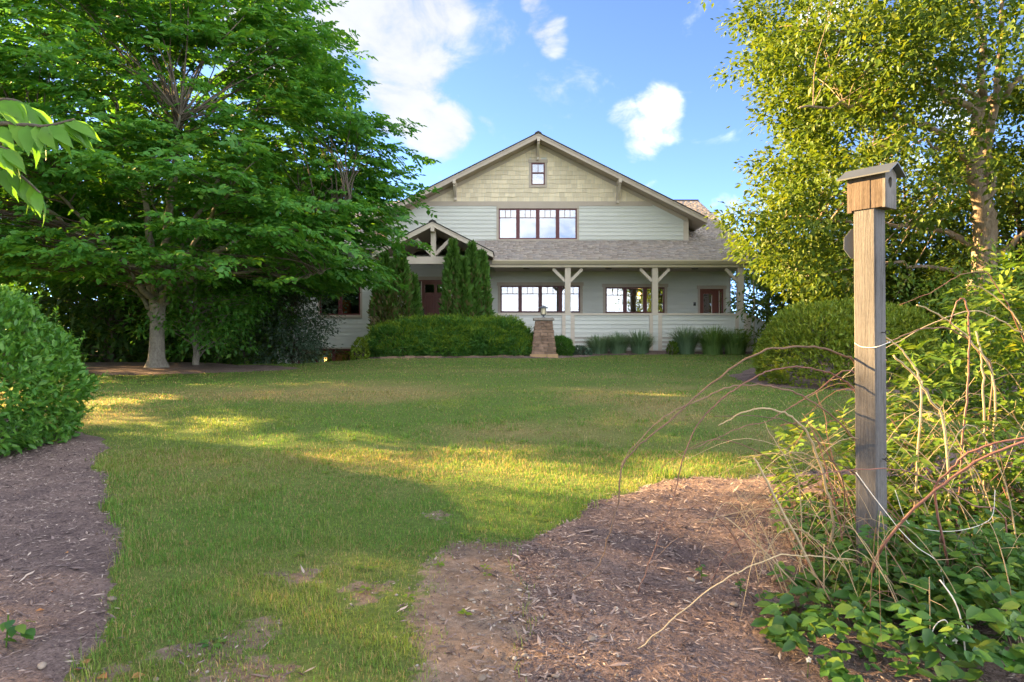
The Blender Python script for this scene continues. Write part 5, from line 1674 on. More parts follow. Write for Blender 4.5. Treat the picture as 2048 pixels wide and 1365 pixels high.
# ------------------------------------------------------------------ shrubs
def blob_points(R, blobs, n, depth=.18, zmin=None, rough=.08):
    """points near the surface of a union of ellipsoids, with outward normals"""
    B = np.array(blobs, float)
    area = (B[:, 3] * B[:, 4] * B[:, 5]) ** (2 / 3)
    idx = R.choice(len(B), n * 2, p=area / area.sum())
    d = unit(R.normal(0, 1, (n * 2, 3)))
    c = B[idx, :3]; r = B[idx, 3:6]
    sc = 1 - depth * R.random(n * 2) ** 1.5
    bump = 1 + rough * (np.sin(d[:, 0] * 7 + c[:, 0] * 3) * np.sin(d[:, 1] * 6 + c[:, 1] * 2) + np.sin(d[:, 2] * 9 + c[:, 2]))
    P = c + d * r * (sc * bump)[:, None]
    N = unit(d / r)
    k = np.ones(len(P), bool)
    for j in range(len(B)):
        q = (P - B[j, :3]) / B[j, 3:6]
        k &= ~(((q ** 2).sum(1) < .72) & (idx != j))
    if zmin is not None: k &= P[:, 2] > zmin(P[:, 0], P[:, 1]) + .02
    return P[k][:n], N[k][:n]

def stems_part(t, R, base, tips, r0, mat, k=16, name='stems'):
    m = MB()
    for p in tips[R.choice(len(tips), min(k, len(tips)), replace=False)]:
        b = np.array(base) + np.array([R.normal(0, .12), R.normal(0, .12), -.05])
        m.tube(catmull([b, b + (p - b) * .5 + np.array([0, 0, .1]), p], 3), [r0, r0 * .85, r0 * .7, r0 * .6, r0 * .5, r0 * .4, r0 * .25], 5, False)
    m.build(name, mat, t, True, kind='stuff')

def shrub(name, label, blobs, n, leaf, lw, mat, seed, group=None, up=.5, spread=.5, depth=.22, six=False, stemr=.02, bark='bark_dark', cat='shrub', rough=.08, tuft=1, lenvar=.3):
    R = rng(seed)
    b = np.array(blobs)
    base = (float(b[:, 0].mean()), float(b[:, 1].mean()))
    gz = float(bed_z(*base))
    t = thing(name, label, cat, (base[0], base[1], gz), group)
    P, N = blob_points(R, blobs, n, depth, bed_z, rough)
    stems_part(t, R, (base[0], base[1], gz), P, stemr, M[bark])
    if tuft > 1:
        P = np.repeat(P, tuft, 0) + R.normal(0, leaf * .12, (len(P) * tuft, 3)); N = np.repeat(N, tuft, 0)
    D = unit(N + np.array([0, 0, up]) + R.normal(0, spread, P.shape))
    Nn = unit(N * .6 + np.array([0, 0, .7]) + R.normal(0, .4, P.shape))
    L = leaf * R.uniform(1 - lenvar, 1 + lenvar, len(P))
    arr = leaf_arrays(P - D * (L * .5)[:, None], D, Nn, L, L * lw / leaf, .12, .08, six)
    link('foliage', leaf_mesh('foliage', [arr]), M[mat], t, kind='stuff')
    return t

def build_shrubs():
    # three spreading yews between the entry and the stone pillar
    G = 'spreading yews in front of the entry'
    g = lambda x, y: float(H(x, y))
    y0 = 25.7
    sets = [([(-4.3, 25.5, 1.55, 1.15, .95, .70), (-3.6, 25.8, 1.85, 1.0, .9, .65), (-4.5, 25.9, 1.7, .9, .8, .6), (-4.0, 25.2, 1.3, 1.1, .8, .55), (-4.9, 25.4, 1.3, .6, .7, .5)], 'leftmost of the spreading yews, beside the lime green shrub', 401),
            ([(-2.3, 25.7, 1.85, 1.2, .9, .72), (-2.8, 25.3, 1.5, 1.0, .8, .62), (-1.7, 25.4, 1.55, 1.1, .8, .62), (-2.2, 25.0, 1.25, 1.2, .7, .5)], 'spreading yew in the middle, in front of the entry door', 402),
            ([(-.5, 25.6, 1.80, 1.05, .9, .70), (-.9, 25.2, 1.5, 1.0, .8, .6), (.15, 25.5, 1.5, .75, .75, .6), (-.2, 25.0, 1.25, 1.0, .7, .5)], 'spreading yew touching the left side of the stone pillar', 403)]
    for blobs, lab, seed in sets:
        t = shrub('spreading_yew', lab, blobs, 6500, .20, .028, 'leaf_yew', seed, G, up=.35, spread=.55, depth=.28, tuft=3, rough=.09)
        # pale new growth at the shoot tips
        R = rng(seed + 50)
        P, N = blob_points(R, [(a, b, c, d * 1.03, e * 1.03, f * 1.05) for a, b, c, d, e, f in blobs], 2600, .04, bed_z, .10)
        k = (N[:, 2] > .05) & (fbm(P[:, 0] * 3.5, P[:, 2] * 6 + P[:, 1] * 3, 7, 3) > .42); P, N = P[k], N[k]
        P = np.repeat(P, 4, 0) + R.normal(0, .03, (len(P) * 4, 3)); N = np.repeat(N, 4, 0)
        D = unit(N + np.array([0, -.15, .35]) + R.normal(0, .5, P.shape)); L = R.uniform(.08, .15, len(P))
        link('new_growth', leaf_mesh('new_growth', [leaf_arrays(P, D, unit(N + R.normal(0, .4, P.shape)), L, L * .18, .1, .1, False)]), M['leaf_yew_new'], t, kind='stuff')
    shrub('small_yew', 'small rounded yew just right of the stone pillar', [(X(1128, 25.6), 25.6, 1.30, .36, .4, .42), (X(1120, 25.5), 25.5, 1.5, .28, .3, .3)], 2200, .13, .02, 'leaf_yew', 404, up=.4, tuft=3)
    shrub('lime_shrub', 'small lime green shrub at the corner of the basement windows', [(X(719, 24.5), 24.5, 1.15, .36, .35, .45), (X(722, 24.5), 24.5, 1.5, .22, .22, .25)], 900, .11, .05, 'leaf_lime', 405, up=.5, spread=.8)
    shrub('leafy_perennial', 'low broad leaved perennial between the small yew and the blue grass', [(X(1160, 26.3), 26.3, 1.15, .3, .3, .28), (X(1172, 26.3), 26.3, 1.1, .25, .3, .25)], 400, .16, .06, 'leaf_blue', 406, up=.8, spread=.7)
    shrub('leafy_perennial', 'low leafy perennial with a pale bud beside the porch pier', [(X(1345, 26.6), 26.6, 1.25, .22, .25, .35)], 350, .15, .05, 'leaf_vine', 407, up=.9, spread=.6)
    # arborvitae
    def arbor(px, ptop, w, Y, lab, seed, dry, grp):
        R = rng(seed)
        x = X(px, Y); zb = g(x, Y) - .05; zt = Z(ptop, Y); r = w / F * Y / 2
        t = thing('arborvitae', lab, 'shrub', (x, Y, zb), grp)
        MB().tube([(x, Y, zb), (x, Y, zb + (zt - zb) * .8)], [.06, .02], 7).build('trunk', M['bark_dark'], t)
        n = 5200
        u = R.random(n) ** 1.25
        prof = np.interp(u, [0, .08, .3, .6, .85, 1], [.72, .92, 1.0, .80, .42, .03])
        a = R.uniform(0, 6.283, n)
        lump = 1 + .14 * np.sin(a * 3 + u * 9 + seed) + .12 * np.sin(a * 5 - u * 19 + seed)
        rr = r * prof * lump * (1 - .25 * R.random(n) ** 2)
        P = np.stack([x + rr * np.cos(a), Y + rr * np.sin(a), zb + u * (zt - zb)], 1)
        N = np.stack([np.cos(a), np.sin(a), np.full(n, .3)], 1)
        D = unit(N * .6 + np.array([0, 0, 1.0]) + R.normal(0, .42, P.shape))
        Nn = unit(np.stack([-np.sin(a), np.cos(a), np.zeros(n)], 1) + R.normal(0, .5, P.shape))
        L = .19 * R.uniform(.6, 1.5, n)
        V, Fc = leaf_arrays(P, D, Nn, L, L * .42, .1, -.02, False)
        isd = (R.random(n) < np.clip(dry * (1.25 - u * 1.5), 0, .95))
        fm = np.repeat(isd, 2)
        for sel, nm, mt in ((~fm, 'foliage', 'leaf_arbor'), (fm, 'dry_foliage', 'leaf_arbor_dry')):
            if sel.sum() == 0: continue
            link(nm, np_mesh(nm, V, Fc[sel]), M[mt], t, kind='stuff')
    GA_ = 'arborvitae beside the entry'
    for a in [(906, 486, 44, 26.4, 'tall pointed arborvitae with brownish foot, right of the front door', 411, .55, GA_),
              (944, 490, 44, 26.5, 'tallest arborvitae of the clump between front door and porch', 412, .3, GA_),
              (927, 522, 34, 26.2, 'shorter arborvitae squeezed in the middle of the right clump', 413, .4, GA_),
              (965, 508, 30, 26.7, 'arborvitae at the porch side of the right clump', 414, .2, GA_),
              (770, 512, 48, 26.3, 'browned arborvitae at the left of the entry beside the blue siding', 415, 1.0, GA_),
              (800, 496, 50, 26.5, 'broad browning arborvitae left of the front door', 416, .85, GA_),
              (826, 555, 26, 26.7, 'short green arborvitae against the front door sidelight', 417, .15, GA_)]:
        arbor(*a)
    # ornamental grasses along the porch
    def ograss(px, pyt, w, Y, lab, seed, mat):
        R = rng(seed)
        x = X(px, Y); zb = g(x, Y) - .02; h = Z(pyt, Y) - zb; sp = w / F * Y / 2 * 1.45; h *= 1.12
        t = thing('ornamental_grass', lab, 'grass clump', (x, Y, zb), 'ornamental grasses along the porch wall')
        n = 800
        a = R.uniform(0, 6.283, n); b = np.sqrt(R.random(n)) * sp * .35
        base = np.stack([x + b * np.cos(a), Y + b * np.sin(a) * .7, np.full(n, zb)], 1)
        out = np.stack([np.cos(a), np.sin(a) * .7, np.zeros(n)], 1) * (R.random(n) ** .8)[:, None]
        hh = h * R.uniform(.55, 1.05, n)
        rows = []
        for tt in (0, .3, .6, .85, 1.0):
            p = base + out * (sp * .95 * tt ** 2)[..., None] if False else base + out * (sp * .95 * tt ** 1.8)
            z = hh * (np.sin(tt * 1.75) / math.sin(1.57) if False else (1.25 * tt - .30 * tt ** 3 * (1 + np.linalg.norm(out, axis=1))))
            p = p + np.array([0, 0, 1.0]) * z[:, None]; rows.append(p)
        S = np.stack([-np.sin(a), np.cos(a), np.zeros(n)], 1)
        wd = np.array([.010, .012, .010, .006, .001]) * 1.2
        V = []
        for p, ww in zip(rows, wd): V += [p - S * ww / 2, p + S * ww / 2]
        V = np.stack(V, 1).reshape(-1, 3)
        q = np.array([[2 * i, 2 * i + 1, 2 * i + 3, 2 * i + 2] for i in range(4)])
        Fc = (q[None] + (np.arange(n) * 10)[:, None, None]).reshape(-1, 4)
        link('blades', np_mesh('blades', V, Fc), M[mat], t, kind='stuff')
    for a in [(1198, 668, 66, 26.9, 'loose blue green grass clump nearest the leafy perennial', 421, 'blade_blue'),
              (1236, 664, 62, 27.0, 'blue green grass clump in the middle of the left run', 422, 'blade_blue'),
              (1280, 660, 66, 26.9, 'blue green grass clump just left of the porch pier', 423, 'blade_blue'),
              (1372, 652, 70, 26.9, 'feathery grass clump right of the porch pier', 424, 'blade_blue'),
              (1425, 650, 80, 26.8, 'dense green grass clump below the porch door', 425, 'blade_green'),
              (1470, 655, 80, 26.8, 'dense green grass clump beside the porch step wall', 426, 'blade_green')]:
        ograss(*a)
    # clipped rounded hedge at the right
    R = rng(430)
    hx = lambda px: X(px, 14.3)
    bl = [(hx(1640), 14.5, 1.40, 1.15, 1.2, 1.05), (hx(1585), 14.4, 1.2, .68, 1.0, .85), (hx(1710), 14.6, 1.52, 1.2, 1.2, 1.0), (hx(1780), 14.7, 1.45, 1.1, 1.2, 1.0), (hx(1620), 14.0, 1.0, .9, .85, .72), (hx(1700), 13.9, 1.05, 1.1, .85, .8), (hx(1790), 14.1, 1.05, 1.0, .85, .8)]
    shrub('clipped_hedge', 'rounded clipped yew hedge with brightened yellow green leaves beside the lawn', bl, 15000, .11, .032, 'leaf_hedge', 431, up=.5, spread=.6, depth=.14, tuft=2, rough=.03)
    shrub('dark_shrub', 'dark shrub between the porch step wall and the clipped hedge', [(X(1535, 27.6) + .6, 27.2, 1.5, .8, .8, .9), (X(1560, 27.6) + .5, 27.0, 1.9, .8, .8, .9)], 2500, .13, .03, 'leaf_yew', 432, tuft=2)
    # sunlit loose shrubs below the right-hand tree
    for (x, y, z, r, seed, lab) in [(9.6, 14.6, 1.7, 1.5, 433, 'loose sunlit shrub right behind the birdhouse post'), (12.0, 16.2, 2.2, 2.2, 434, 'big loose yellow green shrub below the sunlit tree'),
                                    (7.6, 10.6, 1.0, .95, 435, 'low twiggy yellow green shrub behind the bramble canes')]:
        shrub('loose_shrub', lab, [(x, y, z, r, r, r), (x - r * .5, y - .4, z * .75, r * .7, r * .7, r * .7), (x + r * .6, y - .3, z * .8, r * .8, r * .8, r * .75)], 4200, .12, .045, 'leaf_vine', seed, up=.3, spread=.9, depth=.5, rough=.15)
    # the clipped leafy bush at the left
    P_ = [(-6.75, 8.0, 1.20, 1.30, 1.3, 1.10), (-7.0, 8.2, 1.65, 1.15, 1.2, .80), (-6.35, 7.6, .95, 1.05, 1.0, .85), (-7.8, 7.8, 1.4, 1.4, 1.4, 1.05), (-6.5, 7.1, .65, .9, .75, .62), (-6.1, 8.3, 1.0, .85, .9, .85)]
    t = shrub('leafy_bush', 'big rounded bright green leafy bush at the edge of the lawn', P_, 26000, .10, .040, 'leaf_privet', 441, up=.55, spread=.75, depth=.22, six=True, rough=.05, stemr=.018)
    # shoots that stick out of it
    Rr = rng(442)
    Pp, Nn = blob_points(Rr, P_, 260, .02, bed_z, .03)
    Ps = []; Ds = []; Ns = []; Ls = []
    m = MB()
    for p, n in zip(Pp, Nn):
        if p[2] < .5: continue
        d = unit(n + np.array([0, 0, .9]) + Rr.normal(0, .25, 3)); ln = Rr.uniform(.10, .32)
        m.tube([p - d * .1, p + d * ln * .5, p + d * ln], [.004, .003, .0015], 4, False)
        for k in range(int(ln / .03)):
            u = (k + .5) * .03
            for s in (-1, 1):
                sd = unit(np.cross(d, Rr.normal(0, 1, 3)))
                Ps.append(p + d * u); Ds.append(unit(sd * s + d * .8)); Ns.append(unit(d + Rr.normal(0, .3, 3))); Ls.append(.075 * Rr.uniform(.6, 1.1))
    m.build('shoots', M['leaf_privet'], t, kind='stuff')
    Ls = np.array(Ls)
    link('shoot_leaves', leaf_mesh('shoot_leaves', [leaf_arrays(np.array(Ps), np.array(Ds), np.array(Ns), Ls, Ls * .34, .12, .1)]), M['leaf_privet'], t, kind='stuff')
build_shrubs()
for (x, y, seed, lab) in ((-13.5, 33, 451, 'dense dark thicket shrub behind the young tree'), (-17.5, 33.5, 452, 'dense dark thicket shrub straight behind the shade tree trunk'), (-21.5, 34, 453, 'dense dark thicket shrub left of the shade tree trunk'),
                          (-26, 33, 454, 'dense dark thicket shrub between the woodland trees and the clipped bush'), (-10.8, 36, 455, 'dense dark thicket shrub at the corner of the left wing'), (-30, 38, 456, 'dense dark thicket shrub deep behind the lawn edge trees'), (-14, 45, 457, 'dense dark thicket shrub deepest behind the left wing'), (-23, 46, 458, 'dense dark thicket shrub deepest behind the shade tree'), (-33, 44, 459, 'dense dark thicket shrub at the far end of the woods')):
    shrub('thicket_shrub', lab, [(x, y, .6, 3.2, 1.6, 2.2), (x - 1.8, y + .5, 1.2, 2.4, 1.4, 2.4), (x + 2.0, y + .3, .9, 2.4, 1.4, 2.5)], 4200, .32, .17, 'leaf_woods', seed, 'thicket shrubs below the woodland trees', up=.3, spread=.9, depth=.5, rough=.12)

# ------------------------------------------------------------------ leaves as single objects
def leaf_shape(name, prof, L=1.0, droop=.25, fold=.10, serr=0.0, seed=0):
    """one leaf along +X, midrib fold, curved downwards; prof: half-widths along the length"""
    R = rng(seed)
    n = len(prof); V = []; Fc = []
    for i, w in enumerate(prof):
        t = i / (n - 1); z = -droop * t * t * L; x = L * (t - .08 * t * t)
        ww = w * (1 + (serr * (1 if i % 2 else -1)))
        V += [(x, -ww, z + fold * ww + R.normal(0, .004)), (x, 0, z), (x, ww, z + fold * ww + R.normal(0, .004))]
    for i in range(n - 1):
        a = 3 * i
        Fc += [(a, a + 3, a + 4, a + 1), (a + 1, a + 4, a + 5, a + 2)]
    me = bpy.data.meshes.new(name); me.from_pydata(V, [], Fc)
    me.polygons.foreach_set('use_smooth', np.ones(len(me.polygons), bool)); me.update()
    return me

def orient(p, d, n, s, parent=None):
    d = Vector(d).normalized(); n = Vector(n); y = n.cross(d).normalized(); n = d.cross(y)
    return Matrix.Translation(p) @ Matrix(((d.x, y.x, n.x, 0), (d.y, y.y, n.y, 0), (d.z, y.z, n.z, 0), (0, 0, 0, 1))) @ Matrix.Diagonal((s, s, s, 1))

def place_leaf(name, me, parent, p, d, n, s):
    o = bpy.data.objects.new(name, me); COL.objects.link(o)
    o.parent = parent
    if parent.type == 'EMPTY': o.matrix_parent_inverse = Matrix.Translation(-parent.location)
    o.matrix_basis = orient(p, d, n, s)
    return o

CH = [leaf_shape('cherry_leaf', [.01, .07, .13, .17, .18, .165, .135, .09, .04, .004], 1, dr, .25, .05, k) for k, dr in enumerate((.30, .45, .2))]
for me in CH: me.materials.append(M['leaf_cherry'])
OV = [leaf_shape('ovate_leaf', [.02, .20, .29, .31, .28, .21, .12, .01], 1, dr, .22, .05, 10 + k) for k, dr in enumerate((.12, .28, .2))]
for me in OV: me.materials.append(M['leaf_bramble'])

def build_cherry():
    R = rng(501)
    bx, by = -2.95, 2.1
    gz = float(bed_z(bx, by)) - .03
    t = thing('cherry_sapling', 'young tree whose drooping bright leaves hang in from the left above the bush', 'tree', (bx, by, gz))
    MB().tube(catmull([(bx, by, gz), (bx + .05, by, 1.0), (bx + .0, by - .05, 2.0), (bx + .05, by, 3.0)], 5), [.05 - .0022 * i for i in range(16)], 9).build('trunk', M['bark_dark'], t, True)
    # main leafy twigs seen in the picture: (px, py) at 2 m
    Yc = 2.05
    twigs = [[(-520, 330), (-200, 240), (-30, 205), (25, 200), (60, 215)], [(-400, 300), (-100, 262), (40, 250), (90, 252), (150, 238)],
             [(-520, 380), (-200, 335), (-40, 330), (30, 345), (80, 385)], [(-300, 320), (-80, 300), (-20, 290), (20, 300)]]
    counts = [10, 11, 11, 6]
    for tw, n in zip(twigs, counts):
        pts = [np.array(PT(px, py, Yc + R.normal(0, .04))) for px, py in tw]
        pts[0] = np.array([bx + .03, by, pts[0][2] - .15])
        P = catmull(pts, 8)
        b = MB().tube(P, [.009 - .0062 * i / (len(P) - 1) for i in range(len(P))], 6).build('branch', M['bark_dark'], t, True)
        for k in range(n * 2):
            u = 1 - (k / (n * 2)) ** 1.0 * .75
            i = min(len(P) - 2, int(u * (len(P) - 1)))
            p = P[i]; d = unit(P[min(i + 1, len(P) - 1)] - P[i - 1])
            side = 1 if k % 2 else -1
            S = unit(np.cross(np.array([0, 0, 1.0]), d))
            dd = unit(d * .75 + S * side * R.uniform(.1, .7) + np.array([0, 0, -R.uniform(.35, 1.0)]))
            nn = unit(np.array([0, 0, .8]) + S * side * .5 + R.normal(0, .3, 3) + np.array([.1, -.35, 0]))
            place_leaf('leaf', CH[k % 3], t, p, dd, nn, R.uniform(.085, .135))
    # seedling at the lower left corner
    s = thing('seedling', 'bright green seedling poking up from the mulch at the left', 'plant', (-2.42, 3.32, float(bed_z(-2.42, 3.32))))
    for k in range(9):
        a = R.uniform(-1.6, 1.6); p = (-2.46 + .03 * k % .1, 3.32 + R.normal(0, .02), float(bed_z(-2.42, 3.32)) + .05 + .012 * k)
        place_leaf('leaf', OV[k % 3], s, p, (math.cos(a), math.sin(a) - .3, -.25), (0, -.2, 1), R.uniform(.06, .10))
    z = float(bed_z(-2.46, 3.32)); MB().tube([(-2.46, 3.32, z), (-2.45, 3.32, z + .16)], .004, 5).build('stem', M['leaf_bramble'], s)
build_cherry()

# ------------------------------------------------------------------ brambles
def ground_py(px, py):
    Y = 1.5 * F / (py - 682)
    for _ in range(8): Y = (EYE - float(bed_z(X(px, Y), Y))) * F / (py - 682)
    return Y

def build_brambles():
    R = rng(601)
    t1 = thing('arching_bramble', 'arching bare red brown bramble canes reaching left over the mulch from the post', 'bramble', (2.2, 4.35, float(bed_z(2.2, 4.35))))
    t2 = thing('bramble_thicket', 'tangle of sunlit bramble canes and leaves right of the timber post', 'bramble', (3.4, 4.9, float(bed_z(3.4, 4.9))))
    t3 = thing('low_bramble', 'low leafy bramble with a few white blossoms around the foot of the post', 'bramble', (2.2, 3.7, float(bed_z(2.2, 3.7))))
    def cane(t, pts, r0, r1, mat, thorns=0, seed=0, y0=4.2, y1=None, root=None):
        Rr = rng(seed)
        y1 = y1 or y0
        n = len(pts)
        P = [np.array(PT(px, py, y0 + (y1 - y0) * i / (n - 1))) for i, (px, py) in enumerate(pts)]
        if root is not None: P = [np.array([root[0], root[1], float(bed_z(*root)) - .03])] + P
        for p in P: p[2] = max(p[2], float(bed_z(p[0], p[1])) - .02)
        Q = catmull(P, 5)
        Q = [q + Rr.normal(0, .003, 3) for q in Q]
        m = MB(); k = len(Q)
        m.tube(Q, [r0 + (r1 - r0) * i / (k - 1) for i in range(k)], 7)
        for j in range(thorns):
            i = Rr.integers(1, k - 2); d = unit(Rr.normal(0, 1, 3)); r = r0 + (r1 - r0) * i / (k - 1)
            m.tube([Q[i], Q[i] + d * (r + .009)], [.0022, .0003], 4, False)
        m.build('cane', M[mat], t, True)
        # side twigs
        return Q
    # the big arches, root end first
    cane(t1, [(1770, 1000), (1748, 860), (1712, 732), (1690, 712), (1640, 695), (1580, 694), (1520, 704), (1440, 752), (1350, 832), (1290, 880), (1246, 930), (1238, 990), (1215, 1080), (1190, 1138), (1130, 1180), (1112, 1192)], .0085, .003, 'cane_brown', 26, 1, 4.35, 4.02, (2.45, 4.5))
    cane(t1, [(1735, 900), (1712, 789), (1682, 758), (1642, 741), (1594, 734), (1554, 738), (1523, 747), (1484, 769), (1440, 801), (1395, 850), (1365, 920), (1345, 1000), (1310, 1090), (1275, 1192)], .0065, .0028, 'cane_red', 20, 2, 4.4, 4.0, (2.35, 4.5))
    cane(t1, [(1750, 950), (1715, 886), (1682, 848), (1638, 811), (1594, 787), (1554, 775), (1523, 770), (1484, 770), (1440, 780), (1400, 800), (1362, 815), (1318, 842), (1262, 900), (1240, 935)], .0075, .0025, 'cane_brown', 22, 3, 4.45, 4.1, (2.4, 4.55))
    cane(t1, [(1665, 1050), (1650, 965), (1629, 899), (1609, 859), (1583, 833), (1550, 820), (1523, 817), (1495, 822), (1462, 837), (1436, 852)], .010, .0035, 'straw', 4, 4, 4.3, 4.2, (1.95, 4.3))
    cane(t1, [(1690, 980), (1649, 899), (1616, 866), (1576, 844), (1550, 836), (1506, 831), (1462, 831), (1425, 833)], .005, .002, 'cane_brown', 8, 5, 4.35, 4.2, (2.1, 4.4))
    cane(t1, [(1720, 760), (1631, 785), (1605, 800), (1572, 820), (1534, 842), (1484, 853), (1440, 873), (1380, 900)], .0045, .002, 'cane_red', 6, 6, 4.5, 4.2, (2.5, 4.7))
    cane(t1, [(1706, 1247), (1752, 1122), (1768, 1093), (1820, 1025), (1888, 968), (1968, 915), (2060, 880), (2160, 860)], .0095, .006, 'cane_red', 22, 7, 3.75, 3.3, (1.9, 3.75))
    cane(t1, [(1870, 1000), (1894, 946), (1937, 906), (1989, 887), (2048, 877), (2120, 872)], .007, .005, 'cane_red', 10, 8, 3.7, 3.4, (2.5, 3.8))
    cane(t1, [(2010, 1040), (1943, 1008), (1875, 968), (1826, 946), (1783, 938), (1712, 940), (1641, 949), (1574, 986), (1512, 1038), (1448, 1118), (1420, 1165)], .0048, .0022, 'cane_red', 12, 9, 3.9, 4.0, (2.9, 4.0))
    cane(t1, [(1648, 1200), (1605, 1099), (1552, 1000), (1525, 945), (1509, 915)], .010, .006, 'straw', 0, 10, 3.95, 4.0, (1.75, 3.95))
    cane(t1, [(1605, 1185), (1543, 1117), (1497, 1074), (1451, 1034)], .006, .003, 'straw', 0, 11, 3.9, 4.0, (1.65, 3.85))
    cane(t1, [(1721, 1130), (1666, 1116), (1605, 1111), (1549, 1114), (1482, 1142), (1420, 1176), (1354, 1231), (1271, 1299), (1185, 1363)], .0042, .0026, 'straw', 2, 12, 3.8, 3.25, (2.0, 3.85))
    cane(t1, [(1600, 985), (1560, 900), (1536, 860), (1528, 840)], .004, .002, 'straw', 0, 13, 4.2, 4.3, (1.75, 4.15))
    cane(t1, [(1700, 1150), (1640, 1090), (1600, 1060), (1560, 1065), (1530, 1110), (1515, 1170)], .0035, .002, 'straw', 0, 14, 3.7, 3.8, (1.9, 3.7))
    cane(t1, [(1690, 1120), (1668, 1000), (1652, 940), (1618, 850), (1560, 850)], .006, .003, 'cane_red', 8, 15, 4.3, 4.4, (2.05, 4.4))
    cane(t1, [(1740, 1180), (1660, 900), (1652, 840), (1631, 780)], .0045, .002, 'cane_red', 8, 16, 4.5, 4.6, (2.2, 4.5))
    # canes right of the post
    cane(t2, [(1915, 1050), (1920, 950), (1928, 846), (1935, 780), (1937, 736), (1939, 659), (1933, 608), (1924, 597), (1911, 608), (1900, 648)], .0085, .004, 'cane_red', 6, 21, 4.6, 4.6, (2.95, 4.6))
    cane(t2, [(1990, 780), (1937, 681), (1902, 648), (1871, 626), (1834, 610)], .0075, .004, 'straw', 2, 22, 4.7, 4.6, (3.3, 4.8))
    cane(t2, [(1985, 770), (1959, 707), (1937, 680), (1897, 657), (1858, 656), (1820, 665), (1774, 685)], .0075, .004, 'cane_brown', 4, 23, 4.75, 4.6, (3.3, 4.9))
    cane(t2, [(1842, 800), (1838, 758), (1827, 731), (1805, 701), (1774, 674), (1740, 640)], .0075, .004, 'straw', 2, 24, 4.6, 4.6, (2.75, 4.7))
    cane(t2, [(1889, 859), (1862, 802), (1836, 760), (1810, 731), (1785, 712)], .009, .006, 'straw', 0, 25, 4.5, 4.5, (2.9, 4.5))
    cane(t2, [(1968, 960), (1968, 859), (1966, 769), (1963, 714), (1952, 663)], .0085, .006, 'straw', 4, 26, 4.7, 4.7, (3.2, 4.7))
    cane(t2, [(2100, 720), (2030, 660), (1980, 630), (1940, 622), (1880, 640), (1800, 680), (1730, 720), (1680, 760)], .006, .002, 'straw', 2, 27, 4.9, 4.7, (3.9, 4.9))
    cane(t2, [(2080, 780), (2025, 630), (2005, 590), (1985, 560), (1970, 545), (1920, 550), (1870, 580), (1800, 610)], .0055, .002, 'cane_red', 4, 28, 5.0, 4.9, (3.9, 5.0))
    cane(t2, [(2100, 800), (2045, 660), (2010, 610), (1960, 575), (1930, 570)], .0055, .003, 'straw', 0, 29, 4.8, 4.9, (3.9, 4.8))
    for k in range(100):
        x0 = R.uniform(2.4, 4.4); y0 = R.uniform(4.1, 5.6)
        a = R.uniform(2.4, 4.0); ln = R.uniform(.5, 1.4); h = R.uniform(.45, 1.5) * (.6 + .25 * (x0 - 2.5))
        b = np.array([x0, y0, float(bed_z(x0, y0)) - .03])
        d = np.array([math.cos(a), math.sin(a) * .5, 0])
        P = catmull([b, b + d * ln * .2 + np.array([0, 0, h * .65]), b + d * ln * .6 + np.array([0, 0, h]), b + d * ln + np.array([0, 0, h * R.uniform(.45, .95)])], 5)
        th = R.uniform(.6, 1.1); m = MB().tube(P, [th * (.0055 - .0042 * i / (len(P) - 1)) for i in range(len(P))], 6)
        for q in range(R.integers(1, 5)):
            i = R.integers(3, len(P) - 1); e = P[i] + unit(R.normal(0, 1, 3) + d * .5 + np.array([0, 0, .3])) * R.uniform(.05, .22)
            m.tube([P[i], (P[i] + e) / 2 + R.normal(0, .008, 3), e], [.002, .0014, .0006], 4, False)
        m.build('cane', M[R.choice(['straw', 'straw', 'cane_red', 'cane_brown'])], t2, True)
    for k in range(84):
        x0 = R.uniform(1.4, 2.9); y0 = R.uniform(3.3, 4.6)
        a = R.uniform(1.6, 4.6); ln = R.uniform(.25, .9); h = R.uniform(.2, .75)
        b = np.array([x0, y0, float(bed_z(x0, y0)) - .02]); d = np.array([math.cos(a), math.sin(a) * .6, 0])
        P = catmull([b, b + d * ln * .3 + np.array([0, 0, h * .6]), b + d * ln * .7 + np.array([0, 0, h]), b + d * ln + np.array([0, 0, h * R.uniform(.2, .95)])], 5)
        th = R.uniform(.5, 1.1); m = MB().tube(P, [th * (.0042 - .0034 * i / (len(P) - 1)) for i in range(len(P))], 5)
        for q in range(R.integers(0, 4)):
            i = R.integers(3, len(P) - 1); e = P[i] + unit(R.normal(0, 1, 3) + d * .5) * R.uniform(.04, .18)
            m.tube([P[i], (P[i] + e) / 2 + R.normal(0, .006, 3), e], [.0016, .0012, .0005], 4, False)
        m.build('cane', M[R.choice(['straw', 'straw', 'straw', 'cane_red', 'cane_brown'])], t3, True)
    # compound leaves of the thicket, right of the post
    blobs = [(3.75, 5.2, .95, .65, .6, .75), (3.3, 4.9, .60, .55, .5, .5), (4.3, 5.0, 1.1, .7, .6, .85), (2.95, 4.7, .45, .45, .4, .4), (3.7, 4.5, .55, .55, .45, .45), (3.95, 5.4, 1.6, .5, .4, .5), (2.7, 5.6, .5, .55, .5, .45), (3.35, 5.3, 1.2, .45, .4, .4), (4.4, 5.6, 1.9, .5, .4, .45)]
    P, N = blob_points(R, blobs, 900, .6, bed_z, .1)
    arr = pinnate(R, P, unit(N + np.array([-.3, -.5, .3])), 2, .16, .085, .038, .2, 2)
    link('foliage', leaf_mesh('foliage', [arr]), M['leaf_vine'], t2, kind='stuff')
    # low leaves: the nearest ones are single leaves, the rest one mass
    cnt = 0; Ps = []; Ds = []; Ns = []; Ls = []
    R = rng(602)
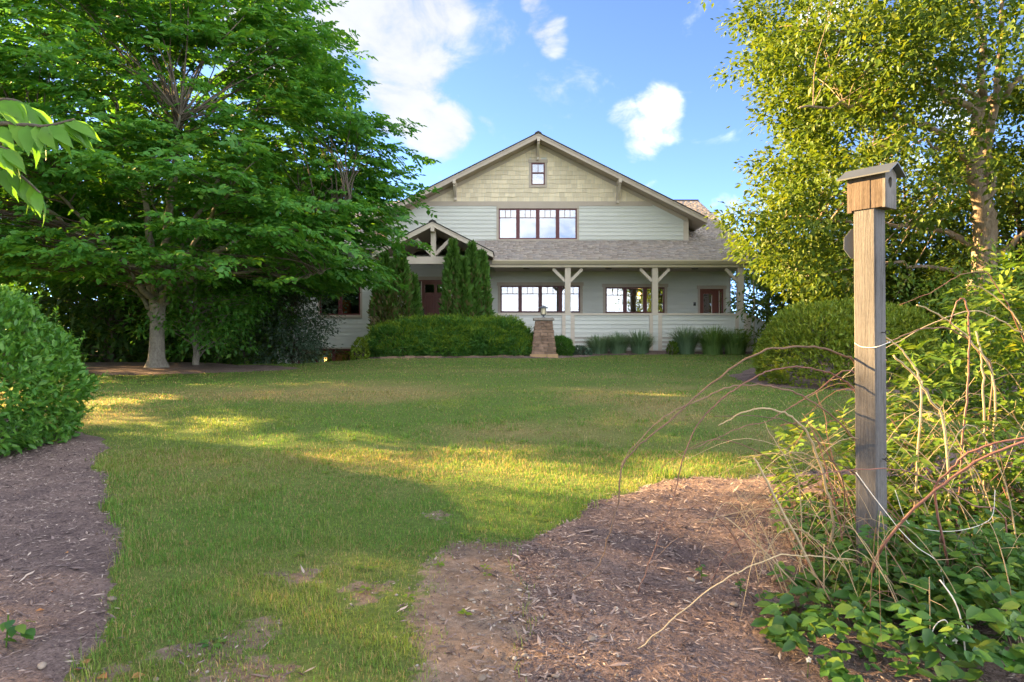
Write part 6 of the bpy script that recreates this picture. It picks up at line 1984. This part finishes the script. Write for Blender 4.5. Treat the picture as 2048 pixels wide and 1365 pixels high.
    for k in range(330):
        px = R.uniform(1540, 2100); lim = 1075 + max(0, (1640 - px)) * .9
        py = R.uniform(lim, 1400) if px > 1640 else R.uniform(max(lim, 1150), 1350 - (1640 - px) * .3)
        Yg = ground_py(px, py); x = X(px, Yg)
        hz = float(bed_z(x, Yg)) + R.uniform(.02, .30) * min(1, .4 + (px - 1540) / 260)
        c = np.array([x, Yg, hz])
        a0 = R.uniform(0, 6.28); s = R.uniform(.045, .115)
        nn = unit(np.array([R.normal(0, .35), -.35 + R.normal(0, .3), 1]))
        for j, g in enumerate((0, 2.0, -2.0) if k % 3 else (0, 1.9, -1.9, .95, -.95)):
            d = np.array([math.cos(a0 + g * .62), math.sin(a0 + g * .62), R.normal(-.1, .15)])
            if cnt < 290 and py > 1040:
                place_leaf('leaf', OV[(k + j) % 3], t3, c + d * .012, d, nn, s * (1 if j == 0 else .85)); cnt += 1
            else:
                Ps.append(c + d * .012); Ds.append(d); Ns.append(nn); Ls.append(s)
    for k in range(1100):
        x = R.uniform(1.95, 4.2); y = R.uniform(3.3, 5.2)
        if x > .75 * y + .6: continue
        z = float(bed_z(x, y)) + R.uniform(.01, .42) * (.4 + .6 * min(1, (x - 1.9) / .6))
        if math.hypot(x - 2.2, y - 4.15) < .16: continue
        a0 = R.uniform(0, 6.28)
        for g in (0, 1.2, -1.2):
            d = np.array([math.cos(a0 + g), math.sin(a0 + g), R.normal(-.1, .2)])
            Ps.append(np.array([x, y, z]) + d * .01); Ds.append(d); Ns.append(np.array([R.normal(0, .4), -.3 + R.normal(0, .3), 1])); Ls.append(R.uniform(.06, .11))
    # upright leafy shoots that hide the foot of the post
    sh = MB()
    for k in range(30):
        x = R.uniform(1.75, 2.75); y = R.uniform(3.55, 3.98); g0 = float(bed_z(x, y)); hh = R.uniform(.25, .62)
        tp = np.array([x + R.normal(0, .06), y + R.normal(0, .05), g0 + hh]); b0 = np.array([x, y, g0 - .02])
        sh.tube([b0, (b0 + tp) / 2 + R.normal(0, .012, 3), tp], [.0032, .0026, .0014], 5, False)
        for q in range(int(hh / .045)):
            u = .25 + .75 * q / (hh / .045); c = b0 + (tp - b0) * u; a0 = R.uniform(0, 6.28)
            for g in (0, .9, -.9):
                dd = np.array([math.cos(a0 + g), math.sin(a0 + g), .1 + R.normal(0, .2)])
                Ps.append(c + dd * .02); Ds.append(dd); Ns.append(np.array([R.normal(0, .4), -.3, 1])); Ls.append(R.uniform(.045, .085))
    sh.build('shoots', M['leaf_bramble'], t3, True, kind='stuff')
    Ls = np.array(Ls)
    link('foliage', leaf_mesh('foliage', [leaf_arrays(np.array(Ps), np.array(Ds), np.array(Ns), Ls, Ls * .58, .12, .15)]), M['leaf_bramble'], t3, kind='stuff')
    # blossoms
    for (px, py) in ((858 / 3.25 + 1420, 1120 / 3.25 + 945), (640 / 3.25 + 1420, 1215 / 3.25 + 945), (1590 / 3.25 + 1420, 1095 / 3.25 + 945), (1160 / 3.25 + 1420, 305 / 3.25 + 945)):
        Y = ground_py(px, py + 40); p = np.array(PT(px, py, Y))
        m = MB()
        for k in range(5):
            a = k * 1.2566 + .3
            d = np.array([math.cos(a), -.25, math.sin(a)]); s = np.array([-math.sin(a), 0, math.cos(a)])
            m.add([p, p + d * .009 + s * .006, p + d * .016, p + d * .009 - s * .006], [(0, 1, 2, 3)])
        m.build('blossom', M['petal'], t3)
        MB().tube([p, (p[0], p[1] + .01, float(bed_z(p[0], p[1])))], .0015, 4).build('stem', M['leaf_bramble'], t3)
    # seedlings in the mulch
    for (px, py, lab) in ((1402, 1150, 'small green seedling standing in the mulch left of the brambles'), (1480, 1180, 'tiny seedling beside the bright white stone'), (1525, 1205, 'leafy sprout in front of the low bramble leaves')):
        Y = ground_py(px, py + 12); x = X(px, Y); z = float(bed_z(x, Y))
        s = thing('seedling', lab, 'plant', (x, Y, z))
        MB().tube([(x, Y, z - .01), (x + .005, Y, z + .10)], .0025, 5).build('stem', M['leaf_vine'], s)
        for k in range(6):
            a = k * 1.05 + R.uniform(0, .5); h = .03 + .014 * k
            place_leaf('leaf', OV[k % 3], s, (x, Y, z + h), (math.cos(a), math.sin(a), .1), (0, -.2, 1), R.uniform(.035, .06))
    # pale string caught in the brambles
    strs = [([(1712, 945), (1745, 990), (1780, 1035), (1800, 1060), (1835, 1095), (1875, 1125), (1890, 1180), (1888, 1230), (1900, 1265), (1880, 1285), (1858, 1290), (1850, 1340), (1855, 1375)], 3.6, .0022, 'pale string hanging from the post into the low bramble'),
            ([(1790, 980), (1815, 1045), (1860, 1060), (1910, 1062), (1960, 1050), (1985, 1030), (1990, 980)], 3.8, .0018, 'pale string looped across the brambles right of the post'),
            ([(1868, 1372), (1855, 1310), (1868, 1255), (1890, 1240), (1900, 1262), (1890, 1275), (1898, 1320), (1885, 1372)], 3.3, .0024, 'white string with a knotted loop low in the brambles'),
            ([(1935, 1250), (1945, 1290), (1965, 1320), (1990, 1360), (1998, 1375)], 3.3, .0024, 'short white string end trailing to the ground'),
            ([(1880, 1160), (1908, 1200), (1922, 1240), (1930, 1300), (1928, 1372)], 3.3, .0035, 'dry pale stem standing among the white strings')]
    for pts, y, r, lab in strs:
        P = [np.array(PT(px, py, y)) for px, py in pts]
        for p in P: p[2] = max(p[2], float(bed_z(p[0], p[1])) + .004)
        o = MB().tube(catmull(P, 5), r, 5).build('string', M['white_cord'], None, True); props(o, lab, 'string')
build_brambles()

# ------------------------------------------------------------------ fallen leaves and loose sticks
def build_litter():
    R = rng(701)
    OL = leaf_shape('fallen_leaf', [.03, .26, .36, .34, .24, .12, .01], 1, .1, .35, .08, 3); OL.materials.append(M['leaf_dead'])
    for (px, py, s, lab) in [(345 / 2.624, 688 / 2.624 + 845, .03, 'orange fallen leaf alone in the middle of the mulch'), (285 / 2.624, 888 / 2.624 + 845, .035, 'curled orange leaf on the mulch near the white stone'),
                             (520 / 2.624, 1340 / 2.624 + 845, .06, 'red orange leaf at the soil edge beside a grey stone'), (690 / 2.624, 1350 / 2.624 + 845, .06, 'pale orange leaf on the bare soil next to the grass'),
                             (395 / 2.624, 1303 / 2.624 + 845, .035, 'small orange leaf beside the smooth grey stone'), (520 / 2.624, 338 / 2.624 + 845, .028, 'tiny orange leaf on the mulch below the bush'),
                             (230 / 2.624, 990 / 2.624 + 845, .04, 'yellowish leaf lying on the mulch'), (455 / 2.624, 1275 / 2.624 + 845, .055, 'long straw coloured leaf at the mulch edge')]:
        Y = ground_py(px, py); x = X(px, Y); a = R.uniform(0, 6.28)
        o = bpy.data.objects.new('fallen_leaf', OL); COL.objects.link(o)
        o.matrix_basis = orient((x, Y, float(bed_z(x, Y)) + .008), (math.cos(a), math.sin(a), .15), (R.normal(0, .3), -.3, 1), s)
        props(o, lab, 'leaf')
    # fallen green leaf cluster on the bare patch
    Y = ground_py(425, 1290); x = X(425, Y)
    t = thing('fallen_sprig', 'fallen sprig of green leaves on the bare patch of lawn', 'sprig', (x, Y, float(bed_z(x, Y))))
    for k in range(5):
        a = k * 1.3 + .4
        place_leaf('leaf', OV[k % 3], t, (x + .02 * math.cos(a), Y + .02 * math.sin(a), float(bed_z(x, Y)) + .012), (math.cos(a), math.sin(a), .1), (0, -.1, 1), R.uniform(.05, .075))
build_litter()

# ------------------------------------------------------------------ small broad-leaved weeds in the turf
def build_weeds():
    R = rng(801)
    c = R.uniform((-4.5, 2.8), (3.0, 11.0), (360, 2))
    c = c[(any_bed(c[:, 0], c[:, 1]) < -.05) & (np.abs(c[:, 0]) < .75 * c[:, 1] + .5) & (fbm(c[:, 0] * .9, c[:, 1] * .9, 91, 3) > .48)]
    Ps = []; Ds = []; Ns = []; Ls = []
    for x, y in c:
        z = float(H(x, y)); n = R.integers(5, 11); s = R.uniform(.018, .045)
        for k in range(n):
            a = k * 2.4 + R.uniform(0, .5); d = np.array([math.cos(a), math.sin(a), R.uniform(.05, .5)])
            Ps.append(np.array([x, y, z + R.uniform(.004, .03)]) + d * .006); Ds.append(d); Ns.append(np.array([R.normal(0, .2), R.normal(-.2, .2), 1])); Ls.append(s * R.uniform(.7, 1.2))
    Ls = np.array(Ls)
    o = link('lawn_weeds', leaf_mesh('lawn_weeds', [leaf_arrays(np.array(Ps), np.array(Ds), np.array(Ns), Ls, Ls * .55, .12, .2)]), M['leaf_lime'], kind='stuff')
    props(o, 'small broad leaved weeds and clover growing in the lawn', 'weeds')
build_weeds()
